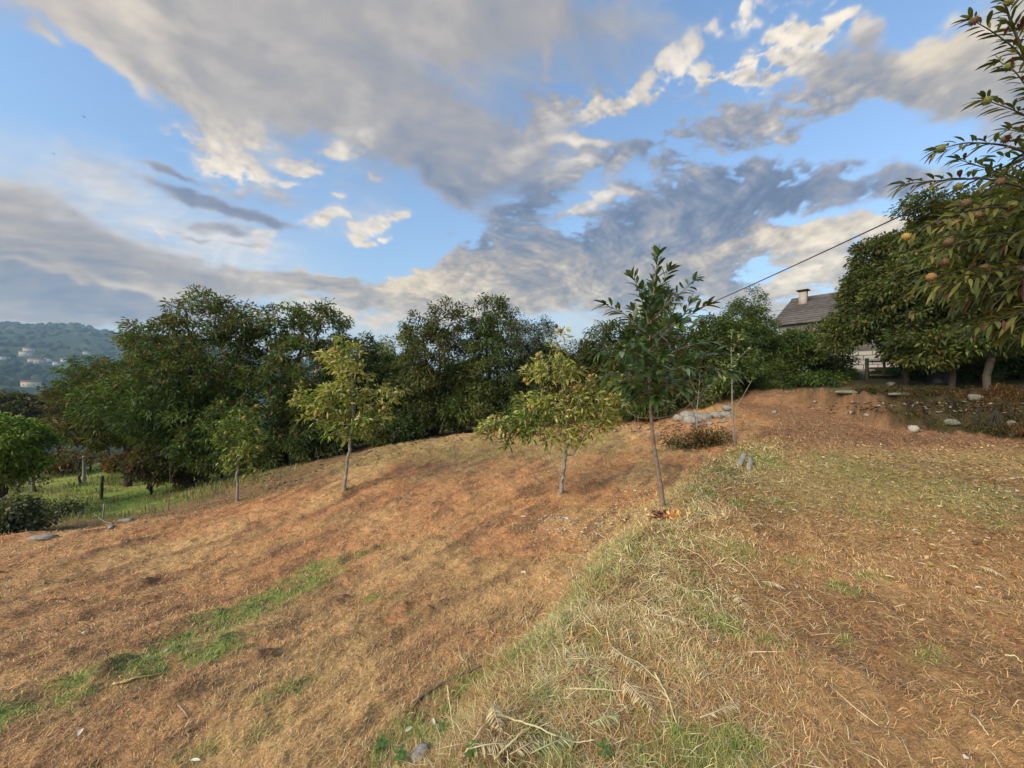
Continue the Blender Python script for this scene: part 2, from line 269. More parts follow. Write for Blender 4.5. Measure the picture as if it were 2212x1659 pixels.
# ------------------------------------------------------------------ clouds
# cloud list: centre, half sizes and tilt (degrees) of each bank of cloud, weight, brightness, warmth, raggedness
def dirv(px, py):
    v = np.array([(px - 512) / F, 1.0, (384 - py) / F]); return v / np.linalg.norm(v)
BL = [
 .12,  # big soft grey sheet from the upper left (the lone numbers set how ragged the banks after them are)
 (235,35,190,52,24,1.0,.58,.35),(370,110,150,42,24,.95,.50,.2),(470,15,150,45,0,.75,.56,.3),(320,-15,220,40,5,.8,.60,.35),
 (560,50,110,40,10,.36,.38,.1),(470,170,80,34,15,.46,.34,-.1),(540,130,70,44,0,.30,.33,-.1),(440,130,70,36,30,.46,.42,.0),(640,10,50,25,-20,.25,.6,.1),(430,190,60,24,20,.30,.33,-.2),(428,108,24,12,-10,.35,.85,.35),(552,60,10,34,8,.25,.75,.2),(470,70,60,14,30,.3,.62,.3),(400,30,80,14,15,.3,.7,.35),(240,140,52,24,25,.32,.70,.2),(320,165,44,16,12,.25,.72,.1),(350,222,44,16,0,.22,.75,.2),
 .35,
 (72,18,44,14,38,.8,.86,.45),(130,2,50,16,25,.8,.95,.6),(105,50,42,9,42,.55,.84,.35),(160,62,40,8,35,.4,.85,.4),(300,82,34,11,25,.45,.74,.35),(205,100,60,10,30,.5,.66,.3),(235,110,30,12,20,.5,.72,.3),
 .95,
 (232,121,19,9,15,.95,.95,.35),(256,132,22,8,12,.95,.95,.35),(210,134,30,6,22,.8,.92,.3),(226,150,22,10,30,.8,.88,.35),(240,170,20,12,30,.75,.92,.35),(184,123,9,5,20,.7,.85,.3),(157,121,9,4,10,.5,.8,.2),
 (334,151,12,7,25,1.1,1.0,.2),(330,158,11,6,20,1.0,.95,.2),(371,146,8,5,10,1.1,1.0,.1),(357,156,6,4,0,.9,1.0,.1),(340,131,8,6,0,.8,.86,.1),(366,133,8,5,0,.6,.8,.1),(298,163,17,7,12,.9,.92,.2),(306,174,11,5,0,1.0,1.0,.25),(290,171,16,6,20,.7,.9,.2),
 (330,195,9,5,0,1.0,.95,.1),(275,181,10,4,8,.9,.92,.2),(320,213,15,5,5,1.0,.96,.5),(344,215,5,2.5,5,.8,.9,.4),(362,227,11,7,-35,1.1,1.0,.35),(352,238,11,5,0,1.0,.98,.5),(372,240,10,3.5,-8,1.1,.98,.5),(376,222,9,5,-40,1.0,.98,.3),(346,224,8,3,0,.9,.92,.3),(386,217,5,6,-30,.8,.95,.3),(270,232,8,6,40,.5,.85,.2),(276,243,8,4,0,.5,.8,.2),(378,180,5,4,0,.5,.8,.1),
 .25,
 (215,196,45,5.5,17,1.0,.22,-.1),(245,207,40,5,17,1.0,.24,-.1),(175,164,32,4,22,.8,.30,-.1),(200,172,30,4,14,.7,.34,-.1),(260,192,28,5,12,.5,.42,0),(232,224,22,4,10,.7,.32,-.1),(192,226,8,3,10,.6,.34,-.1),(214,236,14,2.5,8,.7,.32,-.1),(255,240,12,2,6,.5,.4,0),
 # left bands
 .22,(8,212,34,20,28,.9,.72,.7),(50,232,80,20,22,1.1,.46,.4),(140,256,90,14,15,1.15,.46,.4),(215,275,60,9,12,1.0,.54,.5),(-20,240,80,26,10,1.0,.46,.45),(40,284,130,16,6,1.1,.30,.0),(120,296,100,13,7,1.0,.34,.05),(-20,275,70,14,3,.9,.42,.1),
 (60,312,160,9,2,.5,.5,.15),(60,266,100,2.5,9,.5,1.0,.7),(120,272,50,4,15,.6,.95,.7),(150,280,70,4,12,.5,.9,.7),(40,316,120,4,2,.45,.66,.3),
 # pale high veil
 .1,(110,190,150,42,16,.52,.86,-.45),(200,240,130,24,12,.45,.90,-.45),(60,150,90,30,20,.3,.8,-.4),(400,215,90,40,5,.18,.75,-.5),(60,120,90,60,20,.16,.6,-.4),(600,330,260,30,0,.4,.8,.3),
 # horizon middle
 .6,(310,282,50,5,6,.85,.62,.7),(350,292,60,7,8,1.0,.55,.5),(390,302,28,5,10,.7,.40,.2),(428,281,20,7,-8,1.1,1.1,1.0),(408,288,24,4,6,.9,1.0,1.0),(440,290,22,6,0,.9,.95,1.0),(372,298,8,5,30,.7,.42,.1),(355,306,60,3,2,.4,.4,0),(340,320,90,10,0,.5,.9,.7),
 # big bank right of the middle
 .8,(520,250,60,20,-18,1.1,.34,.2),(480,275,60,14,-12,1.1,.72,1.0),(545,280,90,16,-4,1.1,.58,.9),(620,250,90,24,-8,1.2,.30,.1),(600,285,110,18,-2,1.0,.38,.3),(520,298,90,12,0,1.0,.64,.9),(450,300,90,10,0,.7,.8,.9),(660,222,70,22,-8,1.15,.22,0),(725,205,75,20,-6,1.1,.20,-.1),(790,195,75,17,-6,1.0,.23,-.1),(850,185,60,15,-6,.85,.30,-.1),(690,245,60,14,-10,.9,.30,.1),(640,300,70,14,-4,.7,.45,.3),
 (455,280,40,7,-10,.9,.85,.9),
 1.0,(505,232,26,9,-25,.95,.24,0),(530,207,24,10,-20,.95,.22,0),(497,215,20,8,-10,.7,.26,0),(545,190,22,8,-30,.95,.24,0),(520,188,18,6,-20,.8,.26,0),(580,175,26,8,-10,.95,.26,0),(600,160,24,8,-15,.95,.27,0),(625,150,24,8,0,.9,.26,0),(648,142,16,8,10,.9,.28,0),
 (660,130,20,9,5,.95,.34,.1),(690,135,26,9,0,.95,.30,0),(676,165,18,14,60,.85,.27,0),(655,168,14,9,0,.7,.26,0),(735,120,34,16,15,.95,.40,.1),(720,140,30,12,0,.85,.34,0),(760,135,30,14,0,.8,.32,0),(700,108,20,8,0,.7,.42,.1),(790,112,40,12,-16,.95,.40,.15),(835,100,36,11,-16,.9,.42,.15),(870,88,40,12,-16,.8,.48,.2),(620,190,20,6,0,.6,.27,0),(700,182,40,8,-6,.8,.24,0),(760,172,40,8,-6,.75,.27,0),(830,160,50,8,-6,.5,.32,0),(450,178,24,12,10,.6,.32,0),(460,198,14,7,20,.5,.3,0),(452,232,20,4,0,.6,.3,0),(412,165,30,10,20,.35,.4,0),
 # white gaps between the puffs
 .9,(562,170,22,6,-10,.9,1.0,.0),(556,180,18,5,-8,.9,1.0,0),(600,201,26,5,-12,.95,1.0,0),(578,207,20,4,-12,.9,1.0,0),(575,144,18,4,5,.9,.98,.3),(548,143,20,4,10,.6,.9,.2),(505,155,30,9,-15,.6,.85,.2),(500,168,22,6,-15,.6,.88,.2),(540,228,10,4,-10,.6,.9,0),
 # bright wisps upper right
 1.25,(615,92,36,8,-35,1.1,1.0,.3),(640,70,38,7,-40,1.1,.98,.25),(590,108,26,9,-25,.85,.86,.3),(672,62,40,7,-42,1.0,.98,.2),(665,40,30,5,-42,.6,.9,.1),(705,82,34,6,12,.95,.96,.25),(690,95,26,5,-10,.7,.86,.2),(655,88,30,5,-40,.8,.92,.2),(560,110,40,14,-25,.6,.66,.3),(545,95,20,20,0,.4,.6,.2),
 (715,83,24,7,-10,.9,.96,.3),(735,80,16,5,-10,.8,.96,.3),(722,68,22,5,-8,.6,.9,.25),(755,60,28,8,-30,.8,.88,.3),(792,44,20,10,-25,1.0,.96,.4),(812,32,14,8,-30,.9,1.0,.45),(775,72,36,10,-5,.8,.62,.25),(830,24,10,8,0,.6,.9,.3),(750,20,40,6,-30,.7,.94,.1),(705,20,40,5,-35,.55,.88,0),(790,15,40,5,-25,.5,.9,0),(860,8,40,6,-25,.5,.9,.1),
 .6,(860,55,24,26,20,.95,.56,.15),(845,35,16,8,-20,.7,.85,.3),(830,85,30,12,0,.6,.5,.2),(880,80,30,20,0,.6,.5,.2),
 # right cloud
 .5,(915,50,34,12,-22,1.1,.92,.7),(955,35,40,14,-26,1.1,.94,.7),(960,68,60,22,-15,1.1,.62,.5),(1000,50,70,34,-10,1.1,.66,.5),(920,78,40,13,-12,.9,.50,.3),(960,95,60,16,-16,.9,.44,.2),(1010,110,80,40,0,.9,.50,.3),(1060,60,80,60,0,1,.6,.4),
 # warm row low on the right
 .85,(650,268,44,8,-10,1.0,.70,.8),(700,256,44,8,-14,1.0,.80,.85),(755,246,50,8,-8,1.05,.84,.8),(815,236,44,8,-8,1.0,.86,.7),(870,228,50,9,-8,.9,.84,.6),(690,268,40,8,-6,.8,.5,.4),(735,258,30,6,-6,.7,.5,.4),(800,256,34,7,-5,.8,.7,.5),
 (785,278,24,9,-5,1.0,.94,.6),(808,268,18,9,-10,1.1,1.0,.6),(830,260,24,10,-10,1.0,.9,.5),(770,290,30,7,0,.7,.72,.5),(845,275,24,8,-5,.8,.8,.5),(736,283,14,5,0,.5,.45,.2),(790,306,40,5,0,.5,.7,.5),(900,260,60,20,0,.8,.75,.5),(760,315,60,5,0,.4,.75,.5),
 # clear blue gaps
 .5,(415,190,26,26,0,-.5,.5,0),(430,240,50,20,0,-.4,.5,0),(130,110,90,16,28,-.5,.5,0),(30,90,60,60,0,-.4,.5,0),(690,2,60,10,0,-.3,.5,0),(890,20,40,14,-10,-.5,.5,0),(600,125,30,7,-15,-.35,.5,0),(680,118,40,6,-10,-.3,.5,0),(870,120,60,10,-15,-.5,.5,0),(905,150,60,16,0,-.4,.5,0),(900,200,60,12,0,-.3,.5,0),
 # contrail
 .1,(160,234,6,1.0,50,1.6,1.0,0),
]
_b = []; _r = .5
for q in BL:
    if isinstance(q, (int, float)): _r = q
    else: _b.append((*q, _r))
BL = _b
ca_ = np.radians(np.concatenate([np.linspace(-180, -62, 60)[:-1], np.linspace(-60, 60, 720), np.linspace(62, 180, 60)[1:]]))
ce_ = np.radians(np.concatenate([np.linspace(-3, 50, 300), np.linspace(51, 88, 34)]))
CE, CA = np.meshgrid(ce_, ca_, indexing='ij'); cd = np.stack([np.sin(CA) * np.cos(CE), np.cos(CA) * np.cos(CE), np.sin(CE)], -1)
# flat deck seen in perspective; grain drawn out along the wind
zz = np.maximum(cd[..., 2] + .26, .12); du, dv = cd[..., 0] / zz, cd[..., 1] / zz
wa = R(-14); al = du * math.sin(wa) + dv * math.cos(wa); ac = du * math.cos(wa) - dv * math.sin(wa)
wx = (fbm(al * 1.6, ac * 1.6, 3, 201) - .5); wy = (fbm(al * 1.6 + 40, ac * 1.6, 3, 211) - .5)
A1, A2 = al * 1.9 + wx * .5, ac * 1.3 + wy * .5
nz1 = fbm(A1 * 2.6, A2 * 2.6, 6, 221, .58) - .5
nz2 = fbm(A1 * 10, A2 * 11, 5, 231, .6) - .5
bil = 1 - 2 * np.abs(fbm(A1 * 6, A2 * 6, 5, 241, .55) - .5) * 2.4
nzs = fbm((A1 + .03) * 2.6, (A2 - .07) * 2.6, 6, 221, .58) - .5; nz2s = fbm((A1 + .01) * 10, (A2 - .022) * 11, 5, 231, .6) - .5
wsp = fbm(al * 2.6 + wx, ac * 9 + wy * 3, 5, 251, .6) - .5
cw = cd.copy()
for k_, (sc_, am_) in enumerate(((7, .05), (19, .028), (48, .014))):
    cw[..., 0] += (fbm(CA * sc_, CE * sc_ * 1.4, 2, 301 + k_) - .5) * am_ * 2; cw[..., 2] += (fbm(CA * sc_ + 9, CE * sc_ * 1.4, 2, 311 + k_) - .5) * am_
S0 = np.zeros(CE.shape); S1 = S0.copy(); S2 = S0.copy(); S3 = S0.copy(); SP = S0.copy()
for q in BL:
    px, py, rx, ry, an, wt, tone, warm = q[:8]; rg_ = q[8] if len(q) > 8 else .6
    an_, sa = math.cos(R(an)), math.sin(R(an)); c = dirv(px, py)
    e1 = (dirv(px + rx * an_ * .05, py + rx * sa * .05) - c) / .05; e2 = (dirv(px - ry * sa * .05, py + ry * an_ * .05) - c) / .05
    e1 -= c * e1.dot(c); e2 -= c * e2.dot(c); M = np.array([e1, e2]); G = np.linalg.inv(M @ M.T) @ M
    cq_ = cd if wt > 1.5 else cw; d2 = (cq_ @ G[0]) ** 2 + (cq_ @ G[1]) ** 2
    if rg_ > .5 and wt > 0 and ry < 15 and tone < .5: wt = wt * .68
    elif rg_ > .9 and wt > 0 and tone > .8: wt = wt * .8
    gss = np.where((cd @ c) > 0, np.exp(-d2 ** 1.15 * .75), 0)
    S0 += gss * wt
    if wt > 0: S1 += gss * wt * tone; S2 += gss * wt * warm; S3 += gss * wt * rg_; SP += gss * wt
bk = sstep(R(62), R(80), np.abs(CA)) * .62 * sstep(.35, .75, fbm(al * .9 + 5, ac * .9, 3, 261) + .15)
sund = cd @ np.array(sd); bk = bk * (1 - sstep(.72, .88, sund))
S0 = S0 + bk; SP = SP + bk + 1e-4; S1 = S1 + bk * .6 + 6e-5; S2 = S2 + bk * .3; S3 = S3 + bk * .6
tone0 = S1 / SP; warm0 = S2 / SP; rag = S3 / SP
nz3 = fbm(A1 * 22, A2 * 24, 4, 271, .6) - .5
_k = 1 + .45 * np.clip(rag - .6, 0, .4) / .4
noise_ = nz1 * 2.4 * _k + nz2 * 2.3 * (.14 + rag) * _k + nz3 * 2.1 * rag * _k + (bil - .4) * 1.1 * np.clip(rag - .4, 0, .6) + wsp * 1.8 * np.clip(rag - 1.0, 0, .3) / .3
raw = S0 * 1.22 + noise_ * np.minimum(np.clip(S0, 0, 9) * 1.3 + .12, 1) * (.55 + .6 * rag)
dens = sstep(.04, 1.16, raw)
edge = np.clip(1 - raw * .8, 0, 1)
tone = tone0 + edge * .14 + (nz1 - nzs) * (.5 + .6 * rag) + (nz2 - nz2s) * .7 * rag ** 1.5 + nz1 * .4 * (.4 + rag) + nz2 * .38 * rag + nz3 * .26 * rag
CLx = [.05, .25, .42, .56, .72, .90, 1.15]; CLc = np.array([(.15, .21, .33), (.215, .27, .385), (.315, .345, .425), (.42, .42, .45), (.57, .55, .545), (.76, .72, .67), (1.0, .94, .85)])
ccol = np.stack([np.interp(tone, CLx, CLc[:, k]) for k in range(3)], -1)
ccol = ccol * (1 + np.clip(warm0, -.5, 1)[..., None] * np.array([.13, .0, -.22]))
# pale thin air near the horizon
elv = np.degrees(CE); vv = .80 * np.exp(-np.maximum(elv, 0) / 10.0) + .36 * np.exp(-np.maximum(elv, 0) / 50.0)
vcol = np.stack([np.interp(elv, [0, 6, 15, 40], x_) for x_ in ([.60, .51, .36, .24], [.60, .60, .52, .40], [.60, .66, .66, .60])], -1)
alpha = 1 - (1 - dens) * (1 - vv); ccol = (ccol * dens[..., None] + vcol * (vv * (1 - dens))[..., None]) / (alpha[..., None] + 1e-6)
me_n = CE.shape; ci = np.arange(me_n[0] - 1)[:, None] * me_n[1]; cj = np.arange(me_n[1] - 1)[None]
cq = np.stack([ci + cj, ci + cj + 1, ci + me_n[1] + cj + 1, ci + me_n[1] + cj], -1).reshape(-1, 4)
m, t = newmat('cloud'); n = t.nodes; L = t.links
a_ = n.new('ShaderNodeAttribute'); a_.attribute_name = 'col'; a2_ = n.new('ShaderNodeAttribute'); a2_.attribute_name = 'cover'
em = n.new('ShaderNodeEmission'); em.inputs[1].default_value = 1 / 2 ** EXPOSURE; tp_ = n.new('ShaderNodeBsdfTransparent'); mx = n.new('ShaderNodeMixShader'); o_ = n.new('ShaderNodeOutputMaterial')
L.new(a_.outputs['Color'], em.inputs[0]); L.new(a2_.outputs['Fac'], mx.inputs[0]); L.new(tp_.outputs[0], mx.inputs[1]); L.new(em.outputs[0], mx.inputs[2]); L.new(mx.outputs[0], o_.inputs[0])
m.cycles.emission_sampling = 'NONE'
sk = mesh('sky', (cd * 12000).reshape(-1, 3), cq, m, col=ccol.reshape(-1, 3), smooth=True); tag(sk, 'broken evening clouds over a blue sky', None, kind='structure')
cv = sk.data.attributes.new('cover', 'FLOAT', 'POINT'); cv.data.foreach_set('value', alpha.ravel().astype(np.float32))

# ------------------------------------------------------------------ patches of the ground
BUMPS = []
for (px, py, rpx, h_) in [(156,583,22,.07),(140,588,18,.06),(88,557,14,.06),(134,545,18,.06),(120,548,14,.05),(111,668,16,.05),(100,676,14,.05),(125,662,12,.05),(35,606,16,.05),(57,614,18,.05),(75,608,12,.05),(20,618,16,.04),(252,609,14,.04),(330,606,16,.05),(344,600,12,.04),(225,640,14,.04),(260,655,16,.04),(340,560,12,.04),(170,700,16,.05),(190,690,14,.04),(400,560,10,.03),
     (435,505,9,.05),(470,495,8,.04),(250,525,9,.05),(300,520,8,.05),(620,520,7,.04),(830,650,18,.03),(900,690,20,.03),(780,540,14,.03),(1000,640,18,.03),(870,600,16,.03),(640,600,9,.04),(705,645,12,.05),(820,397,10,.16),(845,396,12,.16),(800,402,10,.12),(765,410,12,.08),(870,410,14,.1),(780,438,10,.06),(795,434,10,.06),(344,490,9,.03),(237,502,6,.03),(560,494,9,.03),(664,512,9,.03),(734,446,6,.03)]:
    q_ = g(px, py); BUMPS.append((q_[0], q_[1], rpx / F * q_[1], h_))
BUMPS = np.array(BUMPS)
def bumpf(x, y, wgt=True):
    o = np.zeros_like(x)
    for bx_, by_, br_, bh_ in BUMPS:
        m_ = (np.abs(x - bx_) < 3 * br_) & (np.abs(y - by_) < 3 * br_)
        if np.any(m_): o[m_] += (bh_ if wgt else 1) * np.exp(-((x[m_] - bx_) ** 2 + (y[m_] - by_) ** 2) / (br_ * .8) ** 2)
    return o
_Hm = Hmicro
def Hmicro(x, y):
    b_ = bumpf(np.atleast_1d(x), np.atleast_1d(y)) * (.55 + .9 * fbm(np.atleast_1d(x) * 11, np.atleast_1d(y) * 11, 2, 88)); return _Hm(x, y) + b_.reshape(np.shape(x))
GREEN = [];  # (x, y, radius, strength)
def gp(px, py, rpx, s=1.0):
    q = g(px, py); GREEN.append((q[0], q[1], rpx / F * q[1] , s))
def gline(pts, rpx, s, n=7):
    for (a, b) in zip(pts[:-1], pts[1:]):
        for k in range(n):
            f = k / n; gp(a[0] + (b[0] - a[0]) * f, a[1] + (b[1] - a[1]) * f, rpx * random.uniform(.6, 1.15), s * random.uniform(.6, 1))
gline([(-20,722),(60,695),(110,678),(165,655),(215,625),(262,605),(300,590),(322,568)], 27, 1.0)
gline([(140,668),(210,655),(240,640)], 22, 1.0)
gline([(240,705),(285,690),(330,675)], 16, .45); gline([(180,760),(250,735),(300,720)], 16, .3)
gline([(395,745),(450,705),(500,670),(540,635),(575,600),(605,565),(628,540)], 22, .75)
gline([(300,575),(350,555),(400,545)], 14, .35)
for a in [(372,598,9,.7),(398,596,7,1),(413,614,5,1),(700,540,18,.8),(735,552,20,.7),(690,575,14,.8),(700,492,16,.9),(745,505,16,.8),(660,548,12,.8),(635,560,16,.6),(720,470,12,.9),(757,462,22,.8),(770,500,22,.5),
          (715,620,24,.9),(700,600,18,.8),(600,690,14,.8),(545,700,16,.8),(690,755,34,1.0),(715,768,40,1.0),(740,745,24,.8),(640,760,20,.5),(540,745,14,.6),(440,740,14,.7),(380,758,12,.6),(590,640,12,.5),
          (800,565,20,.4),(845,588,16,.5),(870,575,14,.5),(845,640,14,.5),(920,655,20,.4),(640,715,10,.5),(770,640,14,.5),(960,495,60,.3),(900,520,40,.2),(860,470,40,.35),(990,520,30,.35),(560,765,20,.5)]: gp(*a)
GREEN = np.array(GREEN)
def green(x, y):
    o = np.zeros_like(x)
    nz = fbm(x * 7, y * 7, 3, 77)
    for gx, gy, gr, s in GREEN:
        d = np.hypot(x - gx, y - gy) / (gr * 1.1)
        o = np.maximum(o, s * np.clip(1.25 - d, 0, 1))
    return np.clip(o * (.15 + 1.25 * sstep(.22, .56, nz)), 0, 1)
RUST = np.array([.46, .228, .102]); STRAW = np.array([.56, .39, .165]); BROWN = np.array([.215, .125, .068]); GRN = np.array([.20, .265, .075]); YG = np.array([.42, .36, .13]); MEAD = np.array([.17, .24, .05])
bandY = [g(*a)[:2] for a in [(760,432),(840,450),(900,462),(960,470),(1020,480)]]
def groundcol(x, y):
    sh = x.shape
    r = np.hypot(x, y)
    n1 = fbm(x * .8, y * .8, 4, 101)[..., None]; sa, sb = .57 * x + .82 * y, .82 * x - .57 * y; n2 = fbm(sb * 5.5, sa * 1.5, 4, 111)[..., None]; n4 = fbm(sb * 2.2 + 7, sa * .7, 3, 115)[..., None]; n3 = fbm(x * .35, y * .35, 3, 121)[..., None]
    ta = sstep(-.4, .3, x - np.interp(y, A_y, A_x))[..., None] * (1 - sstep(9, 13, y)[..., None] * (1 - sstep(3, 6, x)[..., None]))
    # lower field: rust in the middle, browner near the viewer
    near = (1 - sstep(2.3, 5.0, y + .25 * x))[..., None]
    brownish = RUST * .42 + BROWN * .42 + STRAW * .16
    fld = RUST * (1 - near * .85) + brownish * near * .85
    fld = fld * (1 - .55 * sstep(.48, .66, n1)) + STRAW * .55 * sstep(.48, .66, n1)
    fld = fld * (1 - .72 * sstep(.52, .66, n2)) + BROWN * .72 * sstep(.52, .66, n2); _q = 1 - sstep(.32, .46, n2); fld = fld * (1 - .35 * _q) + (RUST * .55 + STRAW * .55) * .35 * _q
    fld = fld * (1 - .6 * .65 * sstep(.5, .64, n4)) + (STRAW * .62 + RUST * .2 + BROWN * .1) * .6 * .65 * sstep(.5, .64, n4)
    # ridge / upper terrace: straw on the crest, brown rust to the right
    crest = np.exp(-((x - np.interp(y, A_y, A_x) - .55) / .75) ** 2)[..., None]
    up = (RUST * .38 + STRAW * .28 + BROWN * .28 + YG * .06)
    up = up * (1 - .75 * crest) + (STRAW * .5 + GRN * .12 + BROWN * .1) * .75 * crest  # crest base darkened: shade in the gaps between blades is put into the colour
    up = up * (1 - .5 * sstep(.5, .68, n2)) + RUST * .85 * .5 * sstep(.5, .68, n2)
    up = up * (1 - .4 * sstep(.5, .66, n1)) + BROWN * .4 * sstep(.5, .66, n1)
    # yellow-green stretch across the upper terrace
    yb = sstep(4.2, 5.6, y)[..., None] * (1 - sstep(7.3, 8.6, y)[..., None]) * sstep(3, 4.5, x)[..., None]
    up = up * (1 - .65 * yb * n3 * 1.5) + YG * .65 * yb * n3 * 1.5
    far = (sstep(7.6, 8.8, y) * sstep(4.5, 6, x))[..., None]
    up = up * (1 - far) + (BROWN * .75 + RUST * .22) * far
    c = fld * (1 - ta) + up * ta
    # pale band at the far edge of the field
    fe = (sstep(9.0, 10.0, y) * (1 - sstep(11.6, 12.6, y)) * (1 - sstep(2.5, 4, x)))[..., None]
    c = c * (1 - .6 * fe) + (YG * .62 + BROWN * .25) * .6 * fe
    tb = (sstep(-.1, .5, y - np.interp(x, B_x, B_y)) * (1 - sstep(1, 4, x)))[..., None]
    c = c * (1 - tb) + (BROWN * .65 + RUST * .12 + GRN * .1) * tb
    # meadow beyond
    gm = (sstep(2.6, 4.0, y - np.interp(x, B_x, B_y) + (n1[..., 0] - .5) * 2.5) * (1 - sstep(-10, -8.2, x)))[..., None]
    md = MEAD * (1 - .7 * sstep(.42, .58, n1)) + (YG * .45 + BROWN * .25) * .7 * sstep(.42, .58, n1); md = md * (.6 + .8 * n2)
    strip = np.exp(-((y + .25 * x - 12.2) / 1.3) ** 2)[..., None]
    md = md * (1 - .5 * strip) + np.array([.33, .38, .08]) * .5 * strip
    c = c * (1 - gm) + md * gm
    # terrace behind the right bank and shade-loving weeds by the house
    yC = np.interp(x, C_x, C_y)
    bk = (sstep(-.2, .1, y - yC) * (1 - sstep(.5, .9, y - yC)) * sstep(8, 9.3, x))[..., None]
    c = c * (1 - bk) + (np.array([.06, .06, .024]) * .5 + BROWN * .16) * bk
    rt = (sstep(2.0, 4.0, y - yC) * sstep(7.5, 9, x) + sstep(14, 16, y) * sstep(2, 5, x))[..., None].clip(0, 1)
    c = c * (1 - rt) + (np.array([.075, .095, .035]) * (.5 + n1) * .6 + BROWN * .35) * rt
    bm = np.clip(bumpf(x, y, False), 0, 1)[..., None] * .95 * sstep(.25, .5, fbm(x * 6, y * 6, 3, 89))[..., None]
    c = c * (1 - bm) + (BROWN * .75 + RUST * .12) * bm
    gmask = green(x, y)[..., None] * (r < 16)[..., None]
    c = c * (1 - .85 * gmask) + GRN * .85 * gmask
    c = c * 1.16
    # far country
    fr = sstep(26, 60, r)[..., None]
    fn = fbm(x / 45, y / 45, 4, 131)[..., None]
    fc = np.array([.035, .055, .022]) * (1 - sstep(.6, .75, fn)) + np.array([.10, .13, .045]) * sstep(.6, .75, fn)
    c = c * (1 - fr) + fc * fr
    return c

# ------------------------------------------------------------------ ground sheet
rr = np.concatenate([np.linspace(.02, .7, 8), np.geomspace(.8, 24, 470), np.geomspace(24.5, 4300, 230)])
aa = np.concatenate([np.linspace(-66, 66, 560), np.linspace(68, 292, 90)]); aa = np.radians(aa)
RRm, AAm = np.meshgrid(rr, aa, indexing='ij')
GX = RRm * np.sin(AAm); GY = RRm * np.cos(AAm)
GZ = H(GX, GY)
nA, nR = len(aa), len(rr)
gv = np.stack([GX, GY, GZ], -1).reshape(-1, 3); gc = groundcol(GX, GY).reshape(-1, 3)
i = np.arange(nR - 1)[:, None] * nA; j = np.arange(nA)[None]; k = (j + 1) % nA
gq = np.stack([i + j, i + nA + j, i + nA + k, i + k], -1).reshape(-1, 4)[:, ::-1]
gv = np.vstack([gv, [[0, 0, float(H(0, 0))]]]); gc = np.vstack([gc, gc[0]])
gt = np.stack([np.arange(nA), (np.arange(nA) + 1) % nA, np.full(nA, nR * nA)], 1)[:, ::-1]
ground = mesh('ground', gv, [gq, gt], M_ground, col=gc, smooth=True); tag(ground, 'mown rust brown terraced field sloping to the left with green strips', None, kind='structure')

# ------------------------------------------------------------------ blades and leaves
def unit(v): return v / (np.linalg.norm(v, axis=-1, keepdims=True) + 1e-9)
def blades(P, D, Ln, Wd, lift, col):
    """curved tapering blades: P base, D horizontal direction, lift vertical rise"""
    n = len(P); S = np.stack([-D[:, 1], D[:, 0], np.zeros(n)], 1); S = unit(S + rng.normal(0, .25, (n, 3)))
    Z = np.array([0, 0, 1.])
    mid = P + D * (Ln * .5)[:, None] + Z * (lift * .75)[:, None] + rng.normal(0, .07, (n, 3)) * Ln[:, None]
    tip = P + D * Ln[:, None] + Z * lift[:, None] + rng.normal(0, .1, (n, 3)) * Ln[:, None]
    hw = (Wd * .5)[:, None]
    V = np.stack([P - S * hw, P + S * hw, mid + S * hw * .9, mid - S * hw * .9, tip], 1).reshape(-1, 3)
    b = np.arange(n)[:, None] * 5
    return V, b + np.array([[0, 1, 2, 3]]), b + np.array([[3, 2, 4]]), np.repeat(col, 5, axis=0)
def sample_polar(n, r0, r1, a0, a1, p=1.0):
    r = r0 * (r1 / r0) ** rng.random(n) ** p; a = np.radians(rng.uniform(a0, a1, n)); return r * np.sin(a), r * np.cos(a), r
# dry litter
n = 460000
x, y, r = sample_polar(n, 1.15, 17, -66, 66, .76)
keep = ~((y > np.interp(x, B_x, B_y) + 2.5) & (x < -5)) & ~((y > 12.6) & (x < 6)); x, y, r = x[keep], y[keep], r[keep]; n = len(x)
z = H(x, y); c = groundcol(x, y); gm = green(x, y)
u = rng.random(n)
pal = np.array([[.68, .47, .20], [.54, .26, .10], [.34, .19, .095], [.76, .61, .36], [.12, .08, .05]])
pk = pal[np.searchsorted([.36, .68, .86, .955, 1.01], u)]
crest = np.exp(-((x - np.interp(y, A_y, A_x) - .55) / .8) ** 2) * (y < 8)
pk = pk * .42 * rng.uniform(.6, 1.25, n)[:, None] + c * .58 * rng.uniform(.4, 1.7, n)[:, None]
low = 1 - sstep(-.3, .2, x - np.interp(y, A_y, A_x)) * (y < 10); clump = sstep(.42, .6, fbm(x * 4, y * 4, 3, 66)); pale = (rng.random(n) < crest * (.15 + .6 * clump))[:, None]; pk = np.where(pale, np.array([.78, .64, .33]) * rng.uniform(.7, 1.15, n)[:, None], pk)
flow = fbm(x * .9, y * .9, 2, 61) * 6 + rng.normal(0, 1.5, n)
Dh = np.stack([np.cos(flow), np.sin(flow), np.zeros(n)], 1)
Ln = rng.uniform(.012, .055, n) * (1 + .07 * r) * (1 + .8 * crest) * (1 - .35 * low); Wd = np.clip(.0010 * r, .0015, .011) * rng.uniform(.6, 1.4, n) * (1 + .35 * crest)
V, q, tt, cc = blades(np.stack([x, y, z + .002], 1), Dh, Ln, Wd, Ln * np.abs(rng.normal(0, .28, n)) + .004, pk)
lit = mesh('dry_grass_litter', V, [q, tt], M_litter, col=cc); tag(lit, 'mown dry straw and rusty bracken litter covering the field', 'dry grass', kind='stuff')
